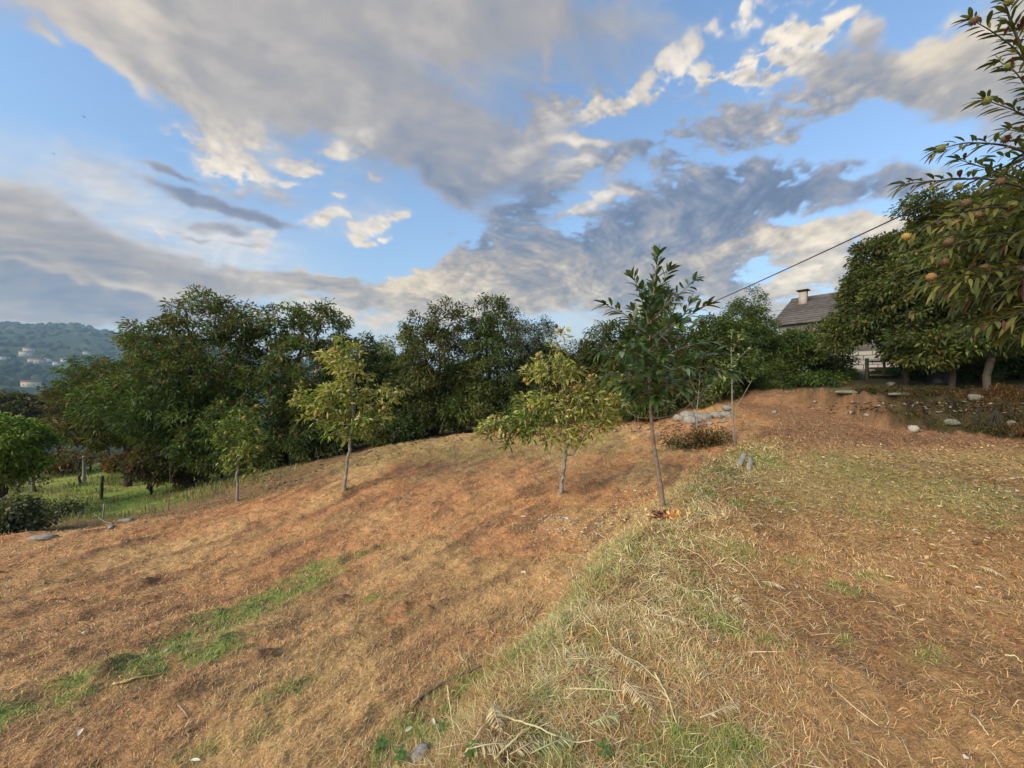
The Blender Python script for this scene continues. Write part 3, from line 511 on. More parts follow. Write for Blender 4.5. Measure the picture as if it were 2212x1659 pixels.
# green grass
n = 420000
x, y, r = sample_polar(n, 1.15, 13, -64, 64, .95); gm = green(x, y) * (.25 + 1.2 * fbm(x * 14, y * 14, 2, 91)); k_ = rng.random(n) < gm * .5 + .006 + .09 * np.exp(-((x - np.interp(y, A_y, A_x) - .5) / .8) ** 2) * (fbm(x * 3, y * 3, 2, 93) > .48)
x, y, r = x[k_], y[k_], r[k_]; n = len(x); z = H(x, y)
crest = np.exp(-((x - np.interp(y, A_y, A_x) - .4) / .7) ** 2)
gp_ = np.array([[.19, .32, .055], [.30, .42, .08], [.42, .44, .12], [.60, .54, .22]]); pk = gp_[rng.choice(4, n, p=[.36, .34, .2, .1])] * rng.uniform(.7, 1.2, n)[:, None]
an = rng.uniform(0, 6.28, n); Dh = np.stack([np.cos(an), np.sin(an), np.zeros(n)], 1)
Ln = rng.uniform(.012, .04, n) * (1 + .03 * r) * (1 + .5 * crest); lift = rng.uniform(.015, .045, n) * (1 + .5 * crest)
V, q, tt, cc = blades(np.stack([x, y, z - .003], 1), Dh, Ln, np.clip(.0011 * r, .002, .009) * rng.uniform(.8, 1.4, n), lift, pk)
gg = mesh('green_grass', V, [q, tt], M_grass, col=cc); tag(gg, 'fresh green grass sprouting in strips and tufts through the dry litter', 'grass', kind='stuff')
# rough meadow grass and weeds below the field
n = 90000
xx = rng.uniform(-30, -6.5, n); yy = rng.uniform(8.5, 26, n); k_ = (yy > np.interp(xx, B_x, B_y) + 2.6) & (xx / yy > -1.6); xx, yy = xx[k_], yy[k_]; dn = fbm(xx * .9, yy * 2.2, 3, 145); k_ = rng.random(len(xx)) < .15 + 1.6 * (dn - .35); xx, yy, dn = xx[k_], yy[k_], dn[k_]; n = len(xx)
an = rng.uniform(0, 6.28, n); Dh = np.stack([np.cos(an), np.sin(an), np.zeros(n)], 1); tall = sstep(.5, .68, dn)
pk = np.where((rng.random(n) < .25 + .5 * tall)[:, None], np.array([.24, .20, .09]), np.array([.20, .29, .06])) * rng.uniform(.6, 1.3, n)[:, None]
Ln = rng.uniform(.03, .10, n) * (1 + tall); V, q, tt, cc = blades(np.stack([xx, yy, H(xx, yy) - .01], 1), Dh, Ln, .0013 * yy, rng.uniform(.03, .12, n) * (1 + 1.3 * tall), pk)
mg = mesh('meadow_grass', V, [q, tt], M_grass, col=cc); tag(mg, 'rough green and brown grass of the lower meadow', 'grass', kind='stuff')
# taller dry grass standing on the crest of the ridge
n = 26000
yy = rng.uniform(.9, 8.5, n) ** 1.0; yy = 1.1 * (8.5 / 1.1) ** rng.random(n); xx = np.interp(yy, A_y, A_x) + rng.normal(.35, .42, n)
cl = fbm(xx * 5, yy * 5, 2, 141); k_ = cl > .46; xx, yy = xx[k_], yy[k_]; n = len(xx); zz_ = H(xx, yy)
an = rng.uniform(0, 6.28, n); Dh = np.stack([np.cos(an), np.sin(an), np.zeros(n)], 1)
pk = np.array([[.80, .64, .31], [.62, .40, .16], [.40, .44, .11]])[rng.choice(3, n, p=[.45, .3, .25])] * rng.uniform(.75, 1.15, n)[:, None]
Ln = rng.uniform(.03, .10, n); V, q, tt, cc = blades(np.stack([xx, yy, zz_ - .004], 1), Dh, Ln, np.clip(.001 * yy, .0022, .008), rng.uniform(.01, .055, n), pk)
dg = mesh('standing_dry_grass', V, [q, tt], M_litter, col=cc); tag(dg, 'pale dry grass blades standing along the crest of the ridge', 'dry grass', kind='stuff')

n = 2600
yy = 1.1 * (7.5 / 1.1) ** rng.random(n); xx = np.interp(yy, A_y, A_x) + rng.normal(.6, .55, n) * (1 + .08 * yy); k_ = xx > np.interp(yy, A_y, A_x) - .25; xx, yy = xx[k_], yy[k_]; n = len(xx)
an = rng.uniform(0, 6.28, n); Dh = np.stack([np.cos(an), np.sin(an), np.zeros(n)], 1); Ln = rng.uniform(.08, .22, n)
pk = np.array([[.84, .72, .42], [.70, .48, .22], [.58, .29, .12]])[rng.choice(3, n, p=[.55, .3, .15])] * rng.uniform(.75, 1.1, n)[:, None]
V, q, tt, cc = blades(np.stack([xx, yy, H(xx, yy) + .012], 1), Dh, Ln, np.clip(.0014 * yy, .003, .01), rng.uniform(0, .035, n), pk)
sc_o = mesh('straw_clutter', V, [q, tt], M_litter, col=cc); tag(sc_o, 'long loose straws strewn over the ridge crest', 'dry grass', kind='stuff')

def leafgeo(P, D, Nn, L, Wd, droop=.2, fold=.15, detail=0):
    P, D, Nn = np.asarray(P), unit(np.asarray(D)), np.asarray(Nn); S = unit(np.cross(D, Nn)); Nn = np.cross(S, D)
    n = len(P); L = L[:, None]; Wd = Wd[:, None]; Z = np.array([0, 0, 1.])
    def at(t): return P + D * L * t - Z * (droop * L * t * t)
    if detail == 0:
        m_ = at(.45); V = np.stack([P, m_ + S * Wd * .5 + Nn * Wd * fold, m_ - S * Wd * .5 + Nn * Wd * fold, at(1)], 1).reshape(-1, 3)
        b = np.arange(n)[:, None] * 4
        return V, None, np.vstack([b + [[0, 3, 1]], b + [[0, 2, 3]]]), 4
    ts = (.22, .5, .78); ws = (.36, .5, .34); mids = [at(a) for a in ts]
    lf = [m_ + S * Wd * w_ + Nn * Wd * fold for m_, w_ in zip(mids, ws)]; rt = [m_ - S * Wd * w_ + Nn * Wd * fold for m_, w_ in zip(mids, ws)]
    V = np.stack([P] + mids + lf + rt + [at(1)], 1).reshape(-1, 3); b = np.arange(n)[:, None] * 11
    q = np.vstack([b + [[1, 2, 5, 4]], b + [[2, 3, 6, 5]], b + [[1, 7, 8, 2]], b + [[2, 8, 9, 3]]])
    tr = np.vstack([b + [[0, 1, 4]], b + [[3, 10, 6]], b + [[0, 7, 1]], b + [[3, 9, 10]]])
    return V, q, tr, 11

def branches(trunks, tips, r0=.006, step=.35, wob=.07, seedr=None, maxr=None):
    """grow limbs from the trunk polylines to every tip; returns nodes, parents, radii, tip index"""
    pos = []; par = []
    for tp in trunks:
        att, tp = tp
        last = att
        for p_ in tp:
            pos.append(np.array(p_, float)); par.append(last); last = len(pos) - 1
    tips = np.asarray(tips); tr = np.array(pos)
    dmin = np.min(np.linalg.norm(tips[:, None] - tr[None], axis=2), axis=1)
    tipi = np.zeros(len(tips), int)
    P = list(pos)
    arr = np.zeros((len(pos) + len(tips) * 14, 3)); arr[:len(pos)] = tr; cnt = len(pos); par = list(par)
    for ti in np.argsort(dmin):
        p_ = tips[ti]; A = arr[:cnt]
        dv = p_ - A; d = np.linalg.norm(dv, axis=1)
        cost = d + .9 * np.maximum(0, .1 * d - dv[:, 2]) + np.where(A[:, 2] < A[0, 2] + .12 * (tips[:, 2].max() - A[0, 2]), 3, 0)
        j = int(np.argmin(cost)); s = A[j].copy(); m = min(12, max(1, int(d[j] / step))); last = j
        for q_ in range(1, m + 1):
            f = q_ / m; pt = s + (p_ - s) * f + np.array([0, 0, -.12 * d[j] * math.sin(math.pi * f)]) * (.6)
            if q_ < m: pt = pt + rng.normal(0, wob * step, 3)
            arr[cnt] = pt; par.append(last); last = cnt; cnt += 1
        tipi[ti] = last
    arr = arr[:cnt]; par = np.array(par); area = np.zeros(cnt); nch = np.zeros(cnt)
    for k in range(cnt): 
        if par[k] >= 0: nch[par[k]] += 1
    area[nch == 0] = r0 ** 2
    for k in range(cnt - 1, 0, -1):
        if par[k] >= 0: area[par[k]] += area[k] * 1.0
    rad = np.sqrt(area)
    if maxr: rad = np.minimum(rad * 1.0, maxr) if rad.max() > maxr else rad
    if maxr and rad.max() < maxr: rad = rad * (1 + (maxr / rad.max() - 1) * (rad / rad.max()) ** 1)
    return arr, par, rad, tipi
def limbmesh(mb, pos, par, rad, n=5):
    k = np.nonzero(par >= 0)[0]; a = pos[par[k]]; b = pos[k]; ra = np.minimum(rad[par[k]], rad[k] * 1.35); rb = rad[k]
    t = unit(b - a); ref = np.where(np.abs(t[:, 2:3]) > .7, np.array([[1, 0, 0.]]), np.array([[0, 0, 1.]]))
    u_ = unit(np.cross(t, ref)); v_ = np.cross(t, u_); th = np.linspace(0, 2 * np.pi, n, endpoint=False)
    ring = np.cos(th)[None, :, None] * u_[:, None] + np.sin(th)[None, :, None] * v_[:, None]
    b = b + t * rb[:, None] * .5
    V = np.concatenate([a[:, None] + ring * ra[:, None, None], b[:, None] + ring * rb[:, None, None]], 1).reshape(-1, 3)
    base = np.arange(len(k))[:, None] * 2 * n; j = np.arange(n)[None]; kk = (j + 1) % n
    q = np.stack([base + j, base + kk, base + n + kk, base + n + j], -1).reshape(-1, 4); mb.add(V, q)
PAL = {  # leaf albedos: (colour, weight)
 'dark': [((.052, .080, .019), .45), ((.082, .112, .024), .35), ((.125, .138, .034), .2)],
 'olive': [((.075, .085, .02), .45), ((.12, .105, .03), .35), ((.155, .10, .035), .2)],
 'brown': [((.085, .085, .025), .35), ((.15, .10, .035), .4), ((.19, .095, .035), .25)],
 'green': [((.066, .110, .021), .5), ((.105, .152, .030), .35), ((.165, .195, .045), .15)],
 'lime': [((.17, .25, .035), .5), ((.27, .33, .05), .35), ((.36, .34, .07), .15)],
 'grey': [((.055, .075, .032), .5), ((.085, .105, .05), .35), ((.12, .115, .05), .15)],
 'young': [((.14, .20, .035), .4), ((.24, .29, .055), .35), ((.38, .36, .10), .25)],
 'gold': [((.24, .24, .06), .35), ((.42, .36, .13), .35), ((.56, .46, .23), .3)],
}
_ck = [0]
def crown(name, parent, tips, cen, nl, L, Wd, pal, mat, detail=0, droop=.3, spread=.28, pal2=None, p2=None, cvar=.25, outw=.9):
    _ck[0] += 1; n = len(tips) * nl; ti = np.repeat(np.arange(len(tips)), nl); T = tips[ti]
    off = rng.normal(0, 1, (n, 3)); off = unit(off) * (rng.random((n, 1)) ** .5) * spread; off[:, 2] *= .75
    P = T + off
    outd = unit(T - cen[ti] if cen.ndim > 1 else T - cen)
    D_ = unit(off / spread * .8 + outd * outw * .5 + rng.normal(0, .5, (n, 3)) + np.array([0, 0, .04]))
    Nn = unit(np.array([0, 0, 1.]) * .45 + rng.normal(0, .55, (n, 3)) + outd * .45)
    Ll = rng.uniform(.6, 1.15, n) * L; Ww = Ll / L * Wd * rng.uniform(.8, 1.2, n)
    V, q, tr, k = leafgeo(P, D_, Nn, Ll, Ww, droop, .16, detail)
    cols = np.array([a for a, b in PAL[pal]]); pr = np.array([b for a, b in PAL[pal]])
    # neighbouring clusters share a tint
    key = fbm(tips[:, 0] * .9 + 31, tips[:, 2] * .9 + tips[:, 1] * .7, 2, _ck[0] * 7 % 97) 
    ck = (key - key.min()) / (np.ptp(key) + 1e-6); cum = np.cumsum(pr) / pr.sum()
    idx = np.searchsorted(cum, np.clip(ck[ti] + rng.normal(0, .22, n), 0, .999)); c = cols[idx]
    if pal2:
        c2 = np.array([a for a, b in PAL[pal2]])[rng.integers(0, 3, n)]; msk = p2(T) if callable(p2) else rng.random(n) < p2
        c = np.where(msk[:, None], c2, c)
    c = c * rng.uniform(1 - cvar, 1 + cvar, n)[:, None] * rng.uniform(.68, 1.38, len(tips))[ti][:, None]
    return mesh(name, V, [a for a in (q, tr) if a is not None], mat, parent, np.repeat(c, k, axis=0))
def lobe_tips(lobes, Y, n, shell=.5):
    """lobes (px,py,rx,ry,depth offset): n points spread through ellipsoids of real size at distance Y"""
    vol = np.array([l[2] * l[3] * max(l[2], l[3]) ** .5 for l in lobes]); vol = vol / vol.sum(); out = []; cen = []
    for l, v in zip(lobes, vol):
        Yl = Y + (l[4] if len(l) > 4 else 0); m = max(3, int(n * v)); c = W(l[0], l[1], Yl); rx = l[2] / F * Yl; rz = l[3] / F * Yl; ry = min(max(rx, rz) * .85, 2.4)
        d = unit(rng.normal(0, 1, (m, 3))); rad = rng.random(m) ** (1 / 3) * (1 - shell) + shell * rng.random(m) ** .15
        lump = .66 + .62 * fbm(d[:, 0] * 2.8 + l[0], d[:, 2] * 2.8 + d[:, 1] * 2.1 + l[1], 3, 9) + (rng.random(m) < .07) * rng.uniform(.05, .25, m)
        out.append(c + d * (rad * lump)[:, None] * np.array([rx, ry, rz])); cen.append(np.repeat(c[None], m, 0))
    return np.vstack(out), np.vstack(cen)
def tree(name, label, base, Y, lobes, n, nl, pal, L=.15, Wd=.05, group=None, cat='tree', r=.11, lean=0, spread=.3, pal2=None, p2=None, stems=1, bark=None, r0=.006, droop=.3, mat=None, detail=0, shell=.45, by=None):
    bx = (base - 512) / F * Y if by is None else by[0]; byy = Y if by is None else by[1]
    if L < .2 and Y > 10 and n > 150 and cat in ('tree', 'shrub'): n = int(n * 1.3); k1 = 1.18 if L < .14 else 1.0; L *= k1; Wd *= k1; shell = min(shell, .3)
    bz = float(H(bx, byy)); loc = (bx, byy, bz); t_ = thing(name, label, cat, loc, group)
    tips, cen = lobe_tips(lobes, Y, n, shell)
    if cat in ('weeds', 'brush heap'): tips[:, 2] = np.maximum(tips[:, 2], H(tips[:, 0], tips[:, 1]) + .03 + rng.random(len(tips)) * (.2 if cat == 'weeds' else .12))
    k_ = tips[:, 2] > H(tips[:, 0], tips[:, 1]) + (.02 if cat in ('weeds', 'brush heap') else .18); tips, cen = tips[k_], cen[k_]
    ctop = tips[:, 2].max(); cm = tips.mean(0); trunks = []
    for s in range(stems):
        a_ = s * 2.4 + 1; top = cm + (np.array([math.cos(a_), math.sin(a_) * .6, 0]) * (.45 if stems > 1 else 0)); top[2] = bz + (ctop - bz) * .82
        b0 = np.array(loc) + np.array([math.cos(a_), math.sin(a_), 0]) * (.02 if stems > 1 else 0)
        pts = []
        for f in np.linspace(0, 1, 12):
            q_ = b0 * (1 - f) + top * f; q_[:2] = b0[:2] + (top[:2] - b0[:2]) * f ** 1.5; q_ = q_ + np.array([*rng.normal(0, .04, 2), 0]) * (f > 0)
            if f == 0: q_[2] -= .15
            pts.append(q_)
        trunks.append((-1, pts))
    pos, par, rad, ti = branches(trunks, tips, r0=r0, maxr=r)
    mb = MB(); limbmesh(mb, pos, par, rad, 6); mb.build('trunk', bark or M_darkbark, t_, smooth=True)
    crown('crown', t_, tips, cen, int(nl * 1.35), L * 1.08, Wd * 1.12, pal, mat or M_leaf, detail, droop, spread * .86, pal2, p2)
    return t_

# ------------------------------------------------------------------ hedge of trees behind the field
HG = 'dense trees lining the far side of the field'
tree('broadleaf_tree', 'low bright yellow-green tree at the left edge of the photo above the meadow', 2, 11, [(0,448,38,34),(18,440,22,24),(-10,470,30,20)], 150, 52, 'lime', .15, .055, pal2='green', p2=.25, r=.1)
tree('chestnut_tree', 'spreading olive-brown tree over the vines, leftmost of the tree line', 128, 15.5, [(105,415,50,36),(150,408,48,38),(112,385,34,24,.6),(88,436,36,14)], 330, 44, 'olive', .17, .05, HG, r=.14, pal2='green', p2=.15)
tree('chestnut_tree', 'mid-height green tree with a thin pointed left shoulder behind the olive-brown one', 150, 17, [(140,392,66,34),(100,372,34,16),(175,430,45,40)], 330, 44, 'green', .17, .05, HG, r=.14, pal2='dark', p2=.4)
tree('chestnut_tree', 'tall wide-crowned tree with bare sky-filled twigs at its left tip, tallest of the left pair', 188, 13.2, [(205,315,34,28),(165,338,34,26),(130,345,22,12),(235,325,26,28),(200,365,56,34),(160,400,60,40),(215,422,50,36),(165,428,30,22)], 520, 36, 'green', .16, .048, HG, r=.17, r0=.007, pal2='brown', p2=lambda T: (rng.random(len(T)) < .05 + .28 * sstep(1.0, 2.6, T[:, 2])), shell=.25)
tree('chestnut_tree', 'tall round-topped tree with brownish lower crown, right of the widest one', 283, 13.6, [(285,325,28,26),(320,325,28,26),(262,335,20,24),(300,370,54,36),(270,405,52,42),(320,415,46,38)], 470, 38, 'green', .16, .048, HG, r=.16, r0=.007, pal2='brown', p2=lambda T: (rng.random(len(T)) < .22), shell=.25, stems=2)
tree('broadleaf_tree', 'dark lower tree filling the notch behind the second young chestnut', 350, 14.5, [(352,365,30,32),(368,395,34,38),(345,420,30,26)], 260, 44, 'dark', .13, .045, HG, r=.12)
tree('broadleaf_tree', 'small yellowish tree glimpsed low in the gap of the tree line', 392, 17.5, [(394,355,22,20),(380,380,30,30),(410,385,28,30)], 170, 50, 'lime', .13, .045, HG, r=.1, pal2='olive', p2=.6)
tree('broadleaf_tree', 'bushy dark tree with two thin shoots on top, right of the gap', 435, 14.6, [(420,330,16,18),(445,320,18,22),(440,360,42,36),(420,395,44,34),(450,410,36,26)], 400, 40, 'dark', .12, .042, HG, r=.13, pal2='olive', p2=.35, stems=2)
tree('broadleaf_tree', 'dense dark rounded tree, highest crown in the middle of the line', 492, 14.6, [(490,318,22,24),(508,330,20,24),(478,340,22,26),(495,372,44,40),(480,405,36,28),(520,400,34,30)], 420, 42, 'dark', .11, .04, HG, r=.13, stems=2)
tree('willow_shrub', 'feathery grey-green shrub with thin upright shoots beside the middle trees', 536, 14.2, [(528,345,14,26),(545,338,8,24),(540,372,24,30),(550,400,26,24)], 300, 42, 'grey', .10, .022, HG, 'shrub', r=.06, stems=3)
tree('broadleaf_tree', 'low thin-twigged shrub in the lowest dip of the skyline', 578, 14.0, [(578,362,28,22),(560,380,28,28),(592,388,28,30),(566,400,30,22)], 300, 44, 'brown', .10, .035, HG, 'shrub', r=.06, stems=3, pal2='dark', p2=.5)
tree('broadleaf_tree', 'dark tree just left of the tall big-leaved sapling', 612, 13.5, [(612,342,28,22),(596,374,30,32),(630,385,30,32),(615,408,30,20)], 300, 42, 'dark', .11, .04, HG, r=.1, pal2='brown', p2=.15)
tree('broadleaf_tree', 'taller tree directly behind the big-leaved sapling with a pointed top', 655, 13.4, [(657,312,13,30),(647,338,26,26),(665,375,32,32),(650,400,32,24)], 300, 42, 'dark', .11, .04, HG, r=.1, pal2='green', p2=.2)
tree('broadleaf_tree', 'dark green rounded tree between big-leaved sapling and slender sapling', 712, 13.4, [(712,334,22,20),(728,340,20,22),(700,358,30,30),(725,370,32,32),(690,395,26,20)], 320, 44, 'green', .11, .042, HG, r=.11, pal2='dark', p2=.5)
tree('conifer_tree', 'dense bright green tree with feathery pointed top near the house', 757, 14.6, [(755,306,6,18),(741,318,15,18),(761,324,12,16),(750,346,32,26),(758,374,32,22)], 360, 50, 'green', .085, .03, HG, r=.11, pal2='dark', p2=.35)
tree('broadleaf_tree', 'small round tree on a thin bare trunk in front of the house wall', 786, 14.8, [(790,344,20,12),(802,352,22,14),(778,355,18,14)], 210, 40, 'green', .10, .042, HG, r=.05, pal2='dark', p2=.3, bark=M_bark)
tree('broadleaf_tree', 'yellowish-leaved shrub under the eave of the house', 822, 15.5, [(822,336,20,12),(800,337,14,9),(828,355,22,16),(815,370,22,14),(835,372,16,12)], 210, 40, 'olive', .10, .042, HG, 'shrub', r=.05, pal2='green', p2=.5)
tree('oak_tree', 'large tree with small dense leaves overlapping the house roof', 908, 13.0, [(872,258,16,22),(886,285,34,30),(864,292,20,20),(905,280,24,28),(880,318,44,22),(918,340,30,20),(850,328,22,14),(836,342,14,10),(900,250,16,18),(922,362,18,12),(900,355,14,8)], 720, 44, 'dark', .11, .045, None, r=.09, pal2='olive', p2=.25)
tree('oak_tree', 'tall dark tree on a thick trunk standing beside the black water barrel', 951, 11.6, [(925,205,20,20),(950,240,44,36),(925,285,46,36),(970,300,50,44),(940,340,48,20),(985,220,40,40),(925,358,24,9),(975,352,22,9)], 720, 44, 'dark', .12, .048, None, r=.085, pal2='olive', p2=.2, bark=M_bark)
tree('chestnut_tree', 'dark tree with pale straight trunk nearest the right edge of the photo', 988, 10.6, [(1000,270,50,50),(1030,310,50,40),(1040,220,50,50),(990,335,36,14),(1000,345,40,10)], 560, 46, 'dark', .15, .05, None, r=.085, pal2='green', p2=.3, bark=M_bark)
tree('broadleaf_tree', 'dark shrub mass behind the trunks at the far right', 1020, 13.0, [(1000,350,50,12),(1050,350,50,24),(960,352,40,12),(1000,372,36,8),(1060,375,50,14),(965,374,26,7)], 380, 40, 'dark', .12, .05, None, 'shrub', r=.08)
# trees beyond the meadow
for k, (px, Y, lb, pl, lab) in enumerate([
    (8, 40, [(5,408,26,12),(20,418,22,12)], 'olive', 'distant yellowish tree at the left edge just below the valley'),
    (55, 48, [(45,414,22,12),(70,405,24,14)], 'green', 'distant rounded green tree left of the dark slope trees'),
    (110, 46, [(95,398,26,18),(120,388,26,18),(80,414,22,12)], 'dark', 'distant dark tree on the slope directly above the olive-brown crown'),
    (165, 44, [(160,375,30,18),(140,385,24,18),(190,372,30,20)], 'dark', 'distant dark tree half hidden behind the widest crown')]):
    tree('broadleaf_tree', lab, px, Y, lb, 170, 60, pl, .42, .2, 'trees on the slope beyond the meadow', r=.25, spread=1.0, r0=.02)
# undergrowth shrubs at the foot of the hedge
ug = [(205,13,455,26,14,'dark','low dark bush under the tallest left tree'),(310,13,442,30,16,'dark','low dark bush at the foot of the round-topped tree'),(385,13.4,425,28,16,'dark','low dark bush in shade right of the second young chestnut'),
      (150,12.6,462,22,16,'olive','tangled brownish bush above the fence posts'),(250,12.6,455,24,16,'dark','low dark bush behind the smallest young chestnut'),(465,13.8,412,30,14,'dark','low dark bush under the middle trees'),
      (530,13.6,412,28,14,'dark','low dark bush behind the drooping yellow branch'),(640,12.8,408,28,14,'dark','low dark bush behind the big-leaved sapling trunk'),(745,14,388,24,10,'grey','low grey-green bush beside the slender sapling'),
      (815,14,382,22,8,'green','low bush with reddish base left of the wooden gate')]
for px, Y, py, rx, ry, pl, lab in ug:
    tree('bush', lab, px, Y, [(px, py, rx, ry), (px + rx * .6, py + 4, rx * .7, ry * .8)], 110, 46, pl, .12, .045, 'undergrowth at the foot of the trees', 'bush', r=.03, stems=3)

# ------------------------------------------------------------------ chestnut burrs
def burrmesh(name, colr, spikes=110, seed=1):
    rg = np.random.default_rng(seed); i = np.arange(spikes) + .5; ph = np.arccos(1 - 2 * i / spikes); th = np.pi * (1 + 5 ** .5) * i
    d = np.stack([np.cos(th) * np.sin(ph), np.sin(th) * np.sin(ph), np.cos(ph)], 1); mb = MB()
    nu, nv = 10, 7; sv = []
    for a_ in range(nv + 1):
        for b_ in range(nu): sv.append([math.sin(math.pi * a_ / nv) * math.cos(2 * math.pi * b_ / nu), math.sin(math.pi * a_ / nv) * math.sin(2 * math.pi * b_ / nu), math.cos(math.pi * a_ / nv)])
    q = [[a_ * nu + b_, a_ * nu + (b_ + 1) % nu, (a_ + 1) * nu + (b_ + 1) % nu, (a_ + 1) * nu + b_] for a_ in range(nv) for b_ in range(nu)]
    mb.add(np.array(sv) * .72, q, None, np.array(colr) * .7)
    d = unit(d + rg.normal(0, .12, d.shape)); u_ = unit(np.cross(d, rg.normal(0, 1, d.shape))); v_ = np.cross(d, u_); ln = rg.uniform(.9, 1.15, spikes)[:, None]
    V = np.stack([d * .68 + u_ * .09, d * .68 - u_ * .05 + v_ * .08, d * .68 - u_ * .05 - v_ * .08, d * ln], 1).reshape(-1, 3); b_ = np.arange(spikes)[:, None] * 4
    cs = np.tile(np.array([np.array(colr) * .8] * 3 + [np.array(colr) * 1.25]), (spikes, 1))
    mb.add(V, None, np.vstack([b_ + [[0, 1, 3]], b_ + [[1, 2, 3]], b_ + [[2, 0, 3]]]), cs)
    o = mb.build(name, M_burr, loc=(0, 0, 0)); me = o.data; bpy.data.objects.remove(o); return me
BURR = {'gold': burrmesh('chestnut_burr', (.50, .36, .10), seed=1), 'lime': burrmesh('chestnut_burr', (.34, .36, .09), seed=2), 'orange': burrmesh('chestnut_burr', (.40, .22, .08), seed=3), 'brown': burrmesh('chestnut_burr', (.20, .13, .07), seed=4), 'dull': burrmesh('chestnut_burr', (.22, .23, .06), seed=5)}
def burr(parent, p, r, kind):
    o = bpy.data.objects.new('chestnut_burr', BURR[kind]); C.objects.link(o); o.parent = parent
    o.location = tuple(float(a - b) for a, b in zip(p, parent['_loc'])); o.scale = (r, r, r); o.rotation_euler = (random.uniform(0, 3), random.uniform(0, 3), random.uniform(0, 3)); return o

# ------------------------------------------------------------------ young chestnuts with burrs
def young(label, base, Y, trunk, lobes, n, nl, burrs, L, Wd, pal, pal2, p2, rmax, forks=()):
    n = int(n * .76)
    """trunk and forks are polylines (px,py[,dY]) measured at the tree's distance"""
    b = g(*base); Yb = b[1]; t_ = thing('young_chestnut_tree', label, 'tree', b, 'young chestnut trees planted in the field')
    def pl(l): return [W(a[0], a[1], Yb + (a[2] if len(a) > 2 else 0)) for a in l]
    tq = np.array(pl(trunk)); tp = [np.array([np.interp(f_, np.linspace(0, 1, len(tq)), tq[:, c_]) for c_ in range(3)]) + (np.array([random.gauss(0, .011), random.gauss(0, .011), 0]) if 0 < f_ < 1 else 0) for f_ in np.linspace(0, 1, (len(tq) - 1) * 3 + 1)]; forks = [(at * 3, l) for at, l in forks]; tp[0] = b - np.array([0, 0, .08]); trunks = [(-1, tp)]; off = len(tp); fk = []
    for at, l in forks: trunks.append((at, pl(l)))
    tips, cen = lobe_tips(lobes, Yb, n, .35); cen[:] = np.array([tp[-1][0], tp[-1][1], 0]); cen[:, 2] = tips[:, 2] - .3
    pos, par, rad, ti = branches(trunks, tips, r0=.0028, step=.16, wob=.12, maxr=rmax)
    rad = rad * (1 + .5 * np.exp(-np.maximum(pos[:, 2] - b[2], 0) / .07))
    mb = MB(); limbmesh(mb, pos, par, rad, 8); mb.build('trunk', M_palebark, t_, smooth=True)
    crown('crown', t_, tips, cen, nl, L, Wd, pal, M_leaf, 1, .35, .13, pal2, p2, .3)
    for q_ in burrs:
        burr(t_, W(q_[0], q_[1], Yb - .25 + random.uniform(-.2, .25)), random.uniform(.036, .048), q_[2] if len(q_) > 2 else random.choice(['gold', 'lime', 'gold']))
    return t_
young('smallest young chestnut with yellow burrs, leftmost in the field', (237,501), 9, [(237,501),(237,475),(238,460),(240,435),(240,410)],
      [(240,420,17,14),(232,436,18,13),(252,440,12,14),(240,455,14,10),(228,470,8,5),(246,472,7,5)], 130, 16,
      [(222,402,'lime'),(240,411),(244,418),(226,433,'lime'),(257,406),(232,452,'gold'),(238,453),(243,452),(259,448),(262,450),(230,455)], .12, .042, 'young', 'green', .4, .026)
young('young chestnut on a pale lichened trunk with burrs on spread side branches, second from left', (344,489), 8, [(344,489),(346,470),(349,455),(350,440),(352,415),(352,385),(350,350)],
      [(350,345,12,12),(343,358,22,12),(350,372,22,12),(315,395,22,10),(345,392,24,12),(380,395,20,10),(395,392,8,4),(330,412,26,12),(368,415,22,12),(350,425,24,12),(342,436,18,6),(300,400,8,8),(372,432,8,8)], 330, 13,
      [(327,354),(334,349),(342,352),(320,360,'lime'),(362,352),(352,363),(361,365,'lime'),(316,372),(302,382,'lime'),(332,385),(295,396),(291,402,'gold'),(318,399),(324,396),(349,391),(308,412),(303,416),(386,389),(383,403),(384,408),(380,411),(364,425,'gold'),(367,428),(340,360),(345,396),(300,397),(316,414),(388,397,'lime')], .13, .042, 'young', 'gold', .32, .03)
young('wide young chestnut forked low with a drooping left branch heavy with yellow burrs', (560,492), 7, [(561,492),(562,480),(564,468),(565,455),(567,440),(566,410),(560,375),(557,345)],
      [(556,338,7,14),(552,365,20,14),(540,375,16,9),(575,380,22,12),(605,385,18,10),(545,398,20,10),(590,400,24,12),(613,402,12,12),(565,412,26,12),(540,425,24,10),(580,428,26,10),(600,415,16,12),(560,440,22,8),(500,425,18,7,-.2),(485,430,9,7,-.3),(520,432,20,9,-.2),(513,443,10,6),(520,398,10,6),(492,427,15,8,-.2),(504,423,15,8,-.2),(522,424,18,9,-.1),(616,396,14,10),(608,418,14,10),(530,412,16,9)], 430, 14,
      [(481,428,'gold'),(484,432),(487,430,'gold'),(490,433),(493,428),(497,432),(500,428,'gold'),(487,426),(506,427),(519,430,'gold'),(516,427),(556,326,'brown'),(561,331,'brown'),(538,355),(541,353),(525,380,'gold'),(528,384),(533,407,'gold'),(529,406),(571,387,'orange'),(575,388,'orange'),(581,386,'orange'),(545,375),(540,402),(620,420),(568,397),(590,376),(612,395),(510,424),(494,424)], .125, .036, 'young', 'gold', lambda T: rng.random(len(T)) < np.where(T[:, 0] < -.15, .65, .18), .032,
      forks=[(1, [(556,470),(550,455),(543,440)]), (3, [(573,455),(582,440),(590,425)]), (5, [(545,425),(525,420),(500,422,-.15),(484,428,-.3)]), (5, [(590,430),(600,440),(607,450)])])

